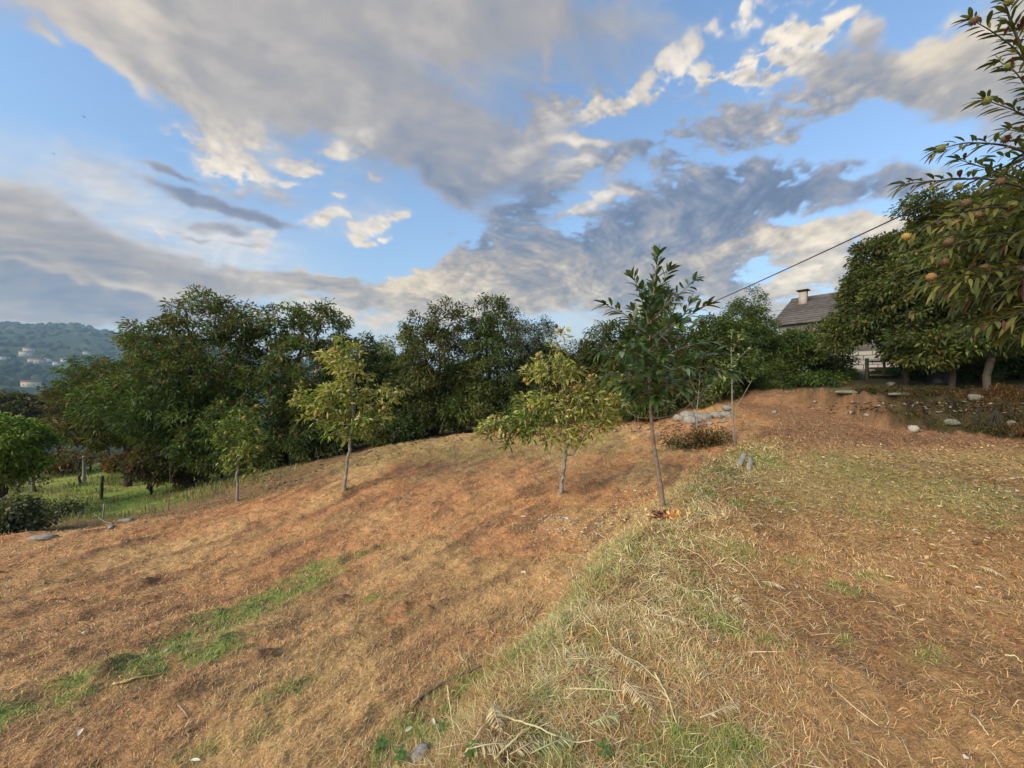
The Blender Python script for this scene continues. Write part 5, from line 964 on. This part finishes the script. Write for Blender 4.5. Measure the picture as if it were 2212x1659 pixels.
def vine(label, px, py, top):
    q0 = g(px, py); Yb = q0[1]; t_ = thing('grape_vine', label, 'vine', q0, 'old grape vines on the posts'); h = (py - top) / F * Yb; mb = MB(); tips = []
    pts = [q0 + [rng.normal(0, .07), rng.normal(0, .05), h * f - .06 * (f == 0)] for f in np.linspace(0, 1, 8)]; mb.tube(pts, np.linspace(.05, .04, 8), 7)
    for s_ in (-1, 1, -.6, .7):
        pb = [pts[-1] + [s_ * f * 1.3, rng.normal(0, .12), rng.normal(.06, .07)] for f in np.linspace(0, 1, 6)]; mb.tube([pts[-1]] + pb[1:], np.linspace(.03, .012, 6), 5); tips += pb[1:]
    mb.build('trunk', M_bark, t_, smooth=True); tips = np.array(tips)
    crown('crown', t_, np.repeat(tips, 3, 0) + rng.normal(0, .15, (len(tips) * 3, 3)), tips.mean(0), 7, .10, .09, 'brown', M_leaf, 0, .3, .2, 'olive', .4)
vine('twisted old grape vine climbing the right meadow post', 81, 484, 458); vine('twisted old grape vine climbing the left meadow post', 36, 491, 458)
vine('stubby pruned vine stump near the left edge', 19, 493, 482); vine('small leaning vine trunk farther back on the meadow', 90, 471, 457)
# brown vine rows far side
for k, (px, py) in enumerate([(48,462),(62,460),(75,459),(120,462),(25,462)]):
    tree('vine_bush', ['brownish vine bush between the two meadow posts', 'brownish vine bush left of the right meadow post', 'brownish vine bush touching the right meadow post', 'brownish vine bush right of the right meadow post', 'brownish vine bush behind the left vine post'][k], px, 19, [(px, py, 13, 6)], 60, 40, 'brown', .12, .08, 'brown vine bushes behind the posts', 'bush', r=.03, stems=2)
tree('bramble_bush', 'dark bramble bush with pale leaf backs at the lower left edge of the photo', 12, 8.3, [(-5,525,26,14),(18,522,24,10),(5,510,22,8),(-15,530,20,16)], 170, 36, 'grey', .09, .05, None, 'bush', r=.012, stems=4, pal2='gold', p2=.04)
tree('bramble_bush', 'sparse weedy bush with white flecks right of the dark bramble', 50, 10.5, [(45,512,20,6),(62,508,16,5)], 70, 24, 'grey', .08, .04, None, 'bush', r=.01, stems=3, pal2='gold', p2=.1)
tree('bush', 'reddish-brown dead bush hanging over the meadow edge', 178, 13.4, [(172,466,16,12),(188,472,14,10)], 90, 26, 'brown', .11, .05, None, 'bush', r=.02, stems=3)
tree('brush_pile', 'heap of cut reddish-brown brush behind the tall sapling', 703, 8.7, [(702,437,9,4),(714,442,11,3),(692,443,7,2)], 60, 16, 'brown', .09, .03, None, 'brush heap', r=.01, stems=4, droop=.1)
tree('brush_pile', 'low heap of cut olive-green twigs left of the reddish brush', 680, 8.9, [(676,441,14,2),(690,446,10,2)], 40, 14, 'olive', .08, .02, None, 'brush heap', r=.01, stems=4, droop=.1, pal2='grey', p2=.3)
for (px, py, rx, ry, Y, pl, lab) in [(872,415,16,5,10.4,'olive','mossy weeds at the left end of the right bank'),(900,421,20,6,9.95,'olive','mossy weeds hanging down the left part of the right bank'),(935,425,22,5,9.7,'olive','mossy weeds hanging down the middle of the right bank'),(985,426,20,5,9.15,'brown','dry hanging weeds on the right part of the bank'),(1015,427,18,5,8.85,'brown','dry brush on the bank at the edge of the photo')]:
    tree('bank_weeds', lab, px, Y, [(px, py, rx, ry)], 95, 26, pl, .06, .013, 'weeds covering the right bank', 'weeds', r=.006, stems=4, droop=.9, spread=.15)
for (px, py, rx, ry, Y, lab) in [(800,386,22,5,14.6,'tall green weeds under the small round tree'),(843,383,16,2.5,14.9,'green weeds at the foot of the gate, left side'),(884,383,12,2,14.9,'green weeds growing through the gate'),(912,383,16,3,14.2,'green weeds left of the black barrel'),(765,393,18,4,13.6,'green weeds in shade left of the small round tree')]:
    tree('weeds', lab, px, Y, [(px, py, rx, ry)], 70, 30, 'green', .13, .018, 'green weeds in front of the house', 'weeds', r=.005, stems=4, droop=.05, spread=.13)

# ------------------------------------------------------------------ distant hillside: houses and woods
M_far = mat_attr('far_wood', .95, spec=.05)
nb = 15000
az = np.radians(rng.uniform(-72, 4, nb)); rd = 150 * (2600 / 150) ** rng.random(nb) ** .75; x = rd * np.sin(az); y = rd * np.cos(az)
HS = [(28.6,353,15,9,(.62,.56,.45)),(25.6,357,17,10,(.66,.58,.42)),(48,362,9,5,(.72,.70,.65)),(40,363.5,16,6,(.5,.42,.36)),(32.6,362,12,4,(.6,.56,.5)),(56.7,365,10,4,(.7,.68,.64)),(3,360,16,4,(.66,.64,.6)),(63.7,362,8,4,(.7,.7,.66)),(86.8,355,12,5,(.55,.52,.48)),(100,365,14,5,(.72,.7,.68)),(31,388,18,8,(.72,.62,.38)),(129,374,14,5,(.6,.56,.5))]
Yf = np.geomspace(150, 2600, 3000); hpos = []
for (px, py, ww_, hh_, c_) in HS:
    X = (px - 512) / F * Yf; zray = ZC + (384 - py) / F * Yf; d = zray - H(X, Yf); i_ = np.nonzero(d < 0)[0]; i_ = i_[0] if len(i_) else 1500; hpos.append(np.array([X[i_], Yf[i_], float(H(X[i_], Yf[i_]))]))
hpa = np.array(hpos)
dm = np.min(np.hypot(x[:, None] - hpa[None, :, 0], y[:, None] - hpa[None, :, 1]), axis=1)
# keep the lines of view to the houses free of wood just below them
azh = np.arctan2(hpa[:, 0], hpa[:, 1]); rh = np.hypot(hpa[:, 0], hpa[:, 1])
blk = np.any((np.abs(az[:, None] - azh[None]) * rh[None] < 14) & (rd[:, None] < rh[None]) & (rd[:, None] > rh[None] - 60), axis=1)
k_ = (dm > 16) & ~blk & (fbm(x / 60, y / 60, 3, 171) > .36); x, y, rd = x[k_], y[k_], rd[k_]; nb = len(x); z = H(x, y)
ico = np.array([[0, 0, 1], [.89, 0, .45], [.28, .85, .45], [-.72, .53, .45], [-.72, -.53, .45], [.28, -.85, .45], [.72, .53, -.45], [-.28, .85, -.45], [-.89, 0, -.45], [-.28, -.85, -.45], [.72, -.53, -.45], [0, 0, -1]])
icf = np.array([[0,1,2],[0,2,3],[0,3,4],[0,4,5],[0,5,1],[1,6,2],[2,7,3],[3,8,4],[4,9,5],[5,10,1],[2,6,7],[3,7,8],[4,8,9],[5,9,10],[1,10,6]])
sz = rng.uniform(3, 7, nb) * np.clip(rd / 500, .7, 1.5)
V = ico[None] * rng.uniform(.7, 1.25, (nb, 12, 1)) * sz[:, None, None] * np.array([1, 1, .85]) + np.stack([x, y, z + sz * .3], 1)[:, None]
cb_ = np.array([[.030, .048, .020], [.045, .065, .022], [.065, .080, .028], [.035, .045, .028]])[rng.integers(0, 4, nb)] * rng.uniform(.7, 1.3, nb)[:, None]
fw = mesh('woodland', V.reshape(-1, 3), [(np.arange(nb)[:, None, None] * 12 + icf[None]).reshape(-1, 3)], M_far, col=np.repeat(cb_, 12, axis=0)); tag(fw, 'far-off woods covering the valley and the hill', 'woodland', kind='stuff')
M_froof = mat_attr('far_roof', .9, base=(.30, .14, .09), base2=(.22, .12, .09), noise_s=.3)
hlab = ['pale house highest on the far hillside', 'yellowish house just below the highest one on the hill', 'small white house in the middle of the hillside row', 'wide reddish-walled house left of the small white house', 'low house at the left of the middle row', 'white house lowest of the hillside row', 'long low house at the left edge of the photo on the hillside', 'tiny white house at the right end of the hillside row', 'lone house on the slope, upper right of the village', 'white house seen beside the trees at mid slope', 'yellow house alone lower in the valley', 'low house beside the big tree crown, rightmost in the valley']
for (px, py, ww_, hh_, c_), q0, lab in zip(HS, hpos, hlab):
    t_ = thing('far_house', lab, 'house', q0, 'houses on the far hillside'); d = unit(q0 * [1, 1, 0]); s_ = np.array([d[1], -d[0], 0]); k = 1.15; W_ = ww_ * k; D_ = 9.0; Hh = hh_ * .9 + 2; a0 = q0 - s_ * W_ / 2 - [0, 0, 3]; mwall = mat_attr('far_wall', .9, base=c_)
    mb = MB(); mb.box(a0, s_ * W_, d * D_, np.array([0, 0, Hh + 3])); mb.build('wall', mwall, t_)
    e0 = a0 - s_ * .6 - d * .6 + [0, 0, Hh + 3.02]; ex = s_ * (W_ + 1.2); ey = d * (D_ + 1.2); rz = np.array([0, 0, 2.2]); mb = MB()
    mb.add([e0, e0 + ex, e0 + ex + ey, e0 + ey, e0 + ey / 2 + rz, e0 + ex + ey / 2 + rz], [[0, 1, 5, 4], [2, 3, 4, 5], [3, 2, 1, 0]], [[0, 4, 3], [1, 2, 5]]); mb.build('roof', M_froof, t_)
    nw = max(1, int(W_ / 5))
    for k in range(nw):
        wp = a0 + s_ * (W_ * (k + .5) / nw - .6) - d * .05 + [0, 0, 3 + Hh * .45]; mb = MB(); mb.box(wp, s_ * 1.2, d * .1, np.array([0, 0, 1.5])); mb.build('window', M_glass, t_)

# ------------------------------------------------------------------ things lying on the ground
def gline3(pts, lift=.015):
    o = []
    for a in pts:
        q0 = g(a[0], a[1]); q0 = q0 + [0, 0, lift + (a[2] if len(a) > 2 else 0)]; o.append(q0)
    return np.array(o)
def smooth(pts, m=18):
    s = np.linspace(0, 1, len(pts)); f = np.linspace(0, 1, m); sm = np.stack([np.interp(f, s, pts[:, k]) for k in range(3)], 1)
    for _ in range(2): sm[1:-1] = (sm[:-2] + 2 * sm[1:-1] + sm[2:]) / 4
    return sm
def stick(label, pts, r, colr, name='stick', group=None, lift=.015, extra=()):
    mb = MB(); p3 = smooth(gline3(pts, lift)); p3 = p3 + rng.normal(0, r * .35, p3.shape); mb.tube(p3, np.linspace(r, r * .5, len(p3)), 6, colr)
    for e_ in extra:
        p4 = smooth(gline3(e_, lift), 10); mb.tube(p4, np.linspace(r * .7, r * .35, 10), 5, colr)
    o = mb.build(name, M_dry, loc=tuple(p3[0]), smooth=True); tag(o, label, name, group)
STW = (.60, .50, .27); TW = (.22, .15, .10); PT = (.50, .42, .30)
stick('long dark brown stick lying at the foot of the ridge', [(412,705),(444,684),(482,668)], .010, (.16, .12, .09))
stick('yellow peeled stick lying below the green strip at left', [(113,686),(135,680),(163,675)], .008, (.62, .47, .18), extra=[[(120,685),(130,683),(142,675)]])
stick('short brown stick right of the yellow peeled one', [(178,707),(184,713),(188,720)], .005, (.4, .26, .18))
stick('broken pale-ended stick in the middle of the brown field', [(463,635),(474,632),(487,630)], .007, (.38, .26, .17))
stick('pale twig on the field below the tall sapling', [(595,533),(608,541),(621,549)], .007, PT)
stick('thin branched twig right of the broken stick', [(487,628),(500,618),(512,632)], .004, TW)
stick('thin grey twig beside the dark soil at the ridge foot', [(560,568),(572,580),(582,590)], .005, (.35, .28, .2))
stick('curved pale twig left of the tall sapling base', [(634,510.5),(641,508),(646,508)], .008, PT)
stick('arching grey twig right of the tall sapling', [(673,502),(682,493,.03),(696,487,.04),(710,486)], .006, (.42, .38, .26), lift=.02)
stick('forked pale twig lying right of the tall sapling base', [(692,519),(704,517,.02),(717,518.5)], .006, (.55, .52, .33), extra=[[(694,514),(706,514,.02),(716,518)], [(706,506,.03),(708,512,.02),(714,517)]])
stick('pale twig pointing down right from the orange dead leaves', [(673,525),(679,531),(683.5,536.5)], .005, PT, extra=[[(679,530),(684,532),(688,533)]])
stick('white forked stick on the right bank', [(972,412),(976,415),(980,419)], .014, (.6, .56, .5))
stick('pale twig at the left edge of the field by the flat stone', [(98,518),(106,523),(118,524)], .012, (.4, .33, .24), extra=[[(88,510),(94,514),(98,518)]])
for i_, (pts, lab) in enumerate([([(654,677),(666,702),(678,731)],'thick straw stem running down from the middle fern frond'),([(498,720),(530,735),(574,750),(595,751)],'long pale straw stem curving across the bottom of the ridge'),([(463,764),(480,740),(491,724),(498,708)],'straw stem crossing the bottom left of the ridge'),
      ([(494,767),(520,745),(545,725)],'straw stem crossing under the long curved one'),([(567,647),(584,639),(604,632)],'orange-tan straw stem on the middle of the ridge'),([(586,627),(594,634),(602,640)],'short pale straw stem above the orange-tan one'),
      ([(447,690),(450,715),(455,740)],'upright dead stem at the left foot of the ridge'),([(565,694),(590,698),(625,697)],'straw stem lying flat above the lowest ferns'),([(678,548),(700,560),(722,585)],'thin straw stem on the upper ridge'),([(700,537),(712,543),(728,550)],'thin straw stem near the pink dead leaf'),
      ([(970,720),(978,730),(988,742)],'lone pale straw lying at the lower right'),([(730,560),(748,575),(762,592)],'thin straw stem left of the pale dead leaf'),([(1005,660),(1015,664),(1023,668)],'pale straw at the right edge of the photo'),([(610,655),(640,672),(662,690)],'grey-green fern stalk in the middle of the ridge')]):
    stick(lab, [(a, min(b_, 766), .02 * (k % 2)) for k, (a, b_) in enumerate(pts)], .0045 if i_ else .006, tuple(np.array((.68, .56, .30) if i_ != 4 else (.62, .36, .17)) * random.uniform(.85, 1.05)), 'straw_stem', 'long straw stems lying on the ridge', .03)
# fern fronds
def frond(label, a, b_, wd, colr, bend=.1, lift=.05):
    A = g(*a) + [0, 0, lift]; B = g(*b_) + [0, 0, lift * .7]; ln = np.linalg.norm(B - A); f = np.linspace(0, 1, 34)[:, None]; d = unit(B - A); s_ = unit(np.cross(d, [0, 0, 1.]))
    pts = A + (B - A) * f + s_ * (np.sin(f * np.pi) * bend * ln) + np.array([0, 0, 1.]) * (np.sin(f * np.pi) * .03); mb = MB(); mb.tube(pts, np.linspace(.0035, .001, 34), 5, colr)
    P = []; Dv = []; Ls = []
    for k in np.linspace(3, 33, 24).astype(int):
        w_ = wd * 1.25 * math.sin(math.pi * min(1, (k / 33) * .8 + .2)) ** .8
        for sg in (-1, 1):
            if random.random() < .12: continue
            dd = unit(s_ * sg + d * .35 + rng.normal(0, .18, 3) * [1, 1, .8]); ln_ = w_ * random.uniform(.6, 1.15); P.append(pts[k]); Dv.append(dd); Ls.append(ln_)
    Ls = np.array(Ls); V, q, tr, kk = leafgeo(np.array(P), np.array(Dv), np.tile([0, 0, 1.], (len(P), 1)) + rng.normal(0, .3, (len(P), 3)), Ls, np.full(len(Ls), .0055), .35, .2, 1)
    mb.add(V, q, tr, np.repeat(np.array(colr)[None] * rng.uniform(.8, 1.2, len(Ls))[:, None], kk, axis=0)); o = mb.build('fern_frond', M_ferns, loc=tuple(A)); tag(o, label, 'fern', 'dried fern fronds on the ridge')
FP = (.62, .50, .29)
for (a, b_, wd, lab) in [((612,655),(650,684),.05,'pale dried fern frond in the middle of the ridge'),((625,690),(656,720),.05,'dried fern frond below the middle one'),((655,622),(690,630),.04,'curled pale fern frond higher on the ridge'),((494,716),(502,742),.04,'small fern frond at the bottom left of the ridge'),
      ((470,760),(514,752),.045,'fern frond at the bottom left edge of the ridge'),((510,766),(545,745),.045,'fern frond at the bottom middle of the ridge'),((560,690),(590,672),.035,'orange-brown fern frond left of the middle one'),((738,600),(752,622),.05,'wide pale fern frond on the right slope of the ridge'),((762,588),(786,594),.04,'small pale fern frond beside the tan dead leaf'),
      ((980,572),(1008,584),.035,'pale fern frond near the yellow burrs at the right'),((672,590),(700,603),.04,'greyish fern frond above the big grass tuft'),((530,765),(575,742),.05,'greenish fern frond at the bottom centre'),((590,735),(620,722),.04,'greenish fern frond right of the long curved straw'),((700,728),(740,706),.03,'faint fern frond on the lower right slope of the ridge')]:
    frond(lab, a, (b_[0], min(b_[1], 764)), wd, tuple(np.array(FP if 'orange' not in lab else (.5, .28, .13)) * (np.array([.75, .95, .8]) if 'greenish' in lab else 1)))
# burrs on the ground
for (px, py, kd, lab) in [(845.6,537,'gold','brightest yellow burr on the ground, topmost left of the right-hand scatter'),(850,557,'orange','tan burr just below the brightest yellow one'),(880,537,'orange','brown-orange burr left one of a touching pair'),(886,538,'gold','split burr right one of a touching pair'),(933,550,'orange','orange burr casting a dark hollow, middle of the scatter'),
      (946,582,'orange','pale tan burr above the tilted yellow leaf pair'),(970,594,'orange','orange burr beside a white-edged leaf'),(975,545,'brown','dull brown burr near the right edge'),(1016,576,'orange','flattened burr at the right edge of the photo'),(834,526,'brown','small dull burr above the brightest one'),(930,566,'gold','small yellow burr below the orange burr'),(1008,600,'brown','dull burr low at the right edge')]:
    q0 = g(px, py); o = bpy.data.objects.new('chestnut_burr', BURR[kd]); C.objects.link(o); r_ = random.uniform(.024, .032); o.location = tuple(q0 + [0, 0, r_ * .7]); o.scale = (r_ * 1.2, r_, r_ * .85); o.rotation_euler = (random.uniform(0, 3), random.uniform(0, .3), random.uniform(0, 3)); tag(o, lab, 'chestnut burr', 'fallen chestnut burrs')
# individual fallen leaves
def fleaf(label, px, py, L, Wd, colr, ang, lift=.02, tilt=.15):
    q0 = g(px, py) + [0, 0, lift]; d = np.array([[math.cos(ang), math.sin(ang), tilt]]); V, q, tr, k = leafgeo(q0[None], d, np.array([[.1, -.2, 1.]]), np.array([L]), np.array([Wd]), tilt * 1.2, .25, 1)
    c2 = np.array(colr) * rng.uniform(.85, 1.1, (k, 1)); o = mesh('dead_leaf', V, [q, tr], M_litter, col=c2, loc=tuple(q0)); tag(o, label, 'leaf', 'large fallen leaves')
TAN = (.62, .42, .22); YL = (.62, .52, .22); PW = (.68, .63, .50)
for a in [('longest tan leaf lying at the lower right', 916, 623, .18, .035, TAN, -.35), ('narrow pale leaf right of the longest one', 974, 603, .15, .02, TAN, -.5), ('yellow leaf standing on edge left of the tan burr', 948, 568, .07, .035, YL, -1.0), ('yellowish leaf in the middle of the right slope', 884, 578, .07, .03, YL, -.7), ('pale green-white leaf on the upper right slope', 912, 532, .08, .02, PW, .1),
          ('white curled leaf near the upper right edge', 984, 539, .05, .03, PW, -1.2), ('squarish pinkish-tan leaf on the ridge slope', 797, 591, .06, .045, (.55, .40, .28), 1.4), ('small curled tan leaf left of the brightest burr', 776, 546, .05, .03, (.45, .33, .22), 1.0), ('tiny white leaf beside the dull upper burr', 822, 527, .03, .025, PW, .5), ('short tan leaf above the longest one', 917, 565, .07, .025, TAN, -.8),
          ('white curled leaf alone in the brown field', 521, 575, .06, .035, PW, .3), ('narrow white leaf on the rust field below the forked chestnut', 520, 518, .10, .03, PW, -.1), ('white leaf left of the big grass patch', 163, 655, .05, .02, PW, 1.3), ('white leaf low on the left field', 83, 638 - 4, .04, .02, PW, -.8), ('pale leaf on the brown field, lower left', 82, 732, .06, .025, PW, -1.0),
          ('pale leaf near the bottom left corner', 190, 764, .06, .015, PW, .0), ('pale leaf near the bottom of the field', 432, 722, .05, .02, PW, -1.1), ('second pale leaf near the bottom of the field', 405, 756 - 20, .05, .02, PW, .8), ('large brown dead leaf on the ridge', 638, 602, .08, .06, (.42, .28, .16), -.4), ('pink dead leaf cluster right of the tall sapling base', 689, 528, .13, .07, (.50, .28, .2), .5),
          ('pale leaf beside the orange burr', 940, 556, .05, .02, PW, .1), ('white-edged leaf beside the right orange burr', 975, 590, .06, .02, PW, -.1), ('white leaf flake by the bottom right', 964, 763, .03, .02, PW, .4)]: fleaf(*a)
# dead orange leaves and bark around the sapling foot
q0 = g(664, 514); t_ = thing('leaf_clump', 'clump of orange and dark dead leaves at the foot of the tall sapling', 'dead leaves', q0)
for (dx, dy, nn_, colr, nm) in [(.09, -.16, 26, (.72, .42, .12), 'orange_leaves'), (.02, -.14, 20, (.55, .22, .09), 'rusty_leaves'), (-.14, -.16, 30, (.16, .085, .06), 'dark_leaves'), (-.22, -.2, 12, (.62, .40, .2), 'tan_leaves')]:
    P = q0 + [dx, dy, .01] + rng.normal(0, 1, (nn_, 3)) * [.045, .035, .02] ; P[:, 2] = q0[2] + np.abs(P[:, 2] - q0[2]) + .01; Dd = unit(rng.normal(0, 1, (nn_, 3)) * [1, 1, .4] + [0, 0, .55]); V, q, tr, k = leafgeo(P, Dd, unit(rng.normal(0, 1, (nn_, 3))), rng.uniform(.06, .12, nn_), rng.uniform(.02, .04, nn_), .3, .3, 1)
    mesh(nm, V, [q, tr], M_litter, t_, np.repeat(np.array(colr)[None] * rng.uniform(.6, 1.25, nn_)[:, None], k, axis=0))
rock('flat curved piece of bark leaning at the foot of the tall sapling', 661, 515, (.11, .05, .035), M_bark, name='bark_piece', ang=.6, cat='bark')
rock('pinkish splintered bark chunk at the bottom of the photo', 421, 758, (.035, .07, .03), M_palebark, name='bark_piece', ang=-.3, cat='bark')
# pale cut leaves scattered below the forked chestnut, stuff
def scatter(name, label, spots, n, L, Wd, cols):
    P = []
    for _ in range(n):
        s = random.choice(spots); P.append((s[0] + random.gauss(0, s[2]), s[1] + random.gauss(0, s[3])))
    q = np.array([g(a, min(b_ if b_ > 402 else random.uniform(402, 414), 766)) for a, b_ in P]) + [0, 0, .015]; d = unit(rng.normal(0, 1, (n, 3)) * [1, 1, .2]); Ll = rng.uniform(.6, 1.2, n) * L * (1 + q[:, 1] * .03)
    V, qq, tr, k = leafgeo(q, d, unit(rng.normal(0, .5, (n, 3)) + [0, 0, 1]), Ll, Ll * Wd, .1, .25, 0); c = np.array(cols)[rng.integers(0, len(cols), n)] * rng.uniform(.8, 1.2, n)[:, None]
    o = mesh(name, V, [tr], M_litter, col=np.repeat(c, k, axis=0)); tag(o, label, 'leaves', kind='stuff')
scatter('cut_leaf_litter', 'pale cut leaves scattered on the rust field left of the tall sapling', [(556,518,8,2),(575,524,14,5),(600,530,16,5),(540,528,12,5),(620,505,14,8),(640,515,10,6),(640,485,14,12),(560,535,20,5),(335,505,30,10),(460,500,60,18),(700,452,14,6)], 420, .05, .4, [(.55, .5, .38), (.5, .48, .35), (.55, .42, .25)])
scatter('fallen_leaf_litter', 'small yellow and tan fallen leaves strewn under the right-hand trees', [(900,470,50,8),(960,478,40,10),(1000,490,20,12),(840,460,40,8),(900,450,60,10),(960,455,30,8),(800,500,60,20),(930,530,60,25)], 1300, .06, .42, [(.50, .34, .17), (.58, .46, .2), (.36, .2, .11), (.62, .5, .3)])
scatter('leaf_litter', 'grey-brown leaf litter under the tree line', [(400,440,40,4),(480,427,50,4),(560,425,40,4),(640,428,30,5),(320,455,30,6),(690,425,20,5),(250,480,30,5),(880,395,40,4),(960,398,30,4)], 1500, .09, .5, [(.20, .13, .09), (.30, .22, .16), (.12, .08, .05), (.34, .3, .25)])
# small broad-leaved weeds at the foot of the ridge
for i_, (px, py, lab) in enumerate([(381,752,'bright green broad-leaved weed at the bottom left of the ridge'),(444,735,'small green weed beside the upright dead stem'),(605,760,'green weed at the bottom centre right'),(472,760,'dark green weed between the crossed straw stems'),(400,764,'low green weed touching the pinkish bark chunk')]):
    q0 = g(px, py); t_ = thing('weed_plant', lab, 'weed', q0, 'small broad-leaved weeds'); nl = 12; a_ = np.arange(nl) * 2.4; hgt = np.linspace(.01, .06, nl)
    P = q0 + np.stack([np.cos(a_) * .006, np.sin(a_) * .006, hgt], 1); Dd = unit(np.stack([np.cos(a_), np.sin(a_), np.full(nl, .35)], 1)); V, q, tr, k = leafgeo(P, Dd, np.tile([0, 0, 1.], (nl, 1)), rng.uniform(.025, .04, nl), rng.uniform(.018, .026, nl), .3, .15, 1)
    mesh('leaves', V, [q, tr], M_grass, t_, np.repeat(np.array([[.10, .185, .045]]) * rng.uniform(.8, 1.3, nl)[:, None], k, axis=0)); mb = MB(); mb.tube([q0 - [0, 0, .01], q0 + [0, 0, .06]], .002, 5, (.12, .2, .06)); mb.build('stem', M_grass, t_)

# ------------------------------------------------------------------ air
m, t = newmat('haze'); n = t.nodes; pv = n.new('ShaderNodeVolumePrincipled'); pv.inputs['Color'].default_value = (.50, .76, 1.0, 1); pv.inputs['Density'].default_value = .00023; pv.inputs['Anisotropy'].default_value = 0
o_ = n.new('ShaderNodeOutputMaterial'); t.links.new(pv.outputs[0], o_.inputs['Volume'])
zlo = float(GZ.min()) - 1.0; zhi = max(float(GZ.max()), 40) + 25
mb = MB(); mb.box((-4400, -4400, zlo), (8800, 0, 0), (0, 8800, 0), (0, 0, zhi - zlo)); hz_ = mb.build('haze', m); tag(hz_, 'blue haze over the far hills', 'haze', kind='stuff')
for o in bpy.data.objects:
    if '_loc' in o: del o['_loc']
print('objects', len(bpy.data.objects), 'zmin', zlo, 'zmax', zhi, 'sapling', g(664, 509), 'young', g(237, 501), g(344, 489), g(560, 492))
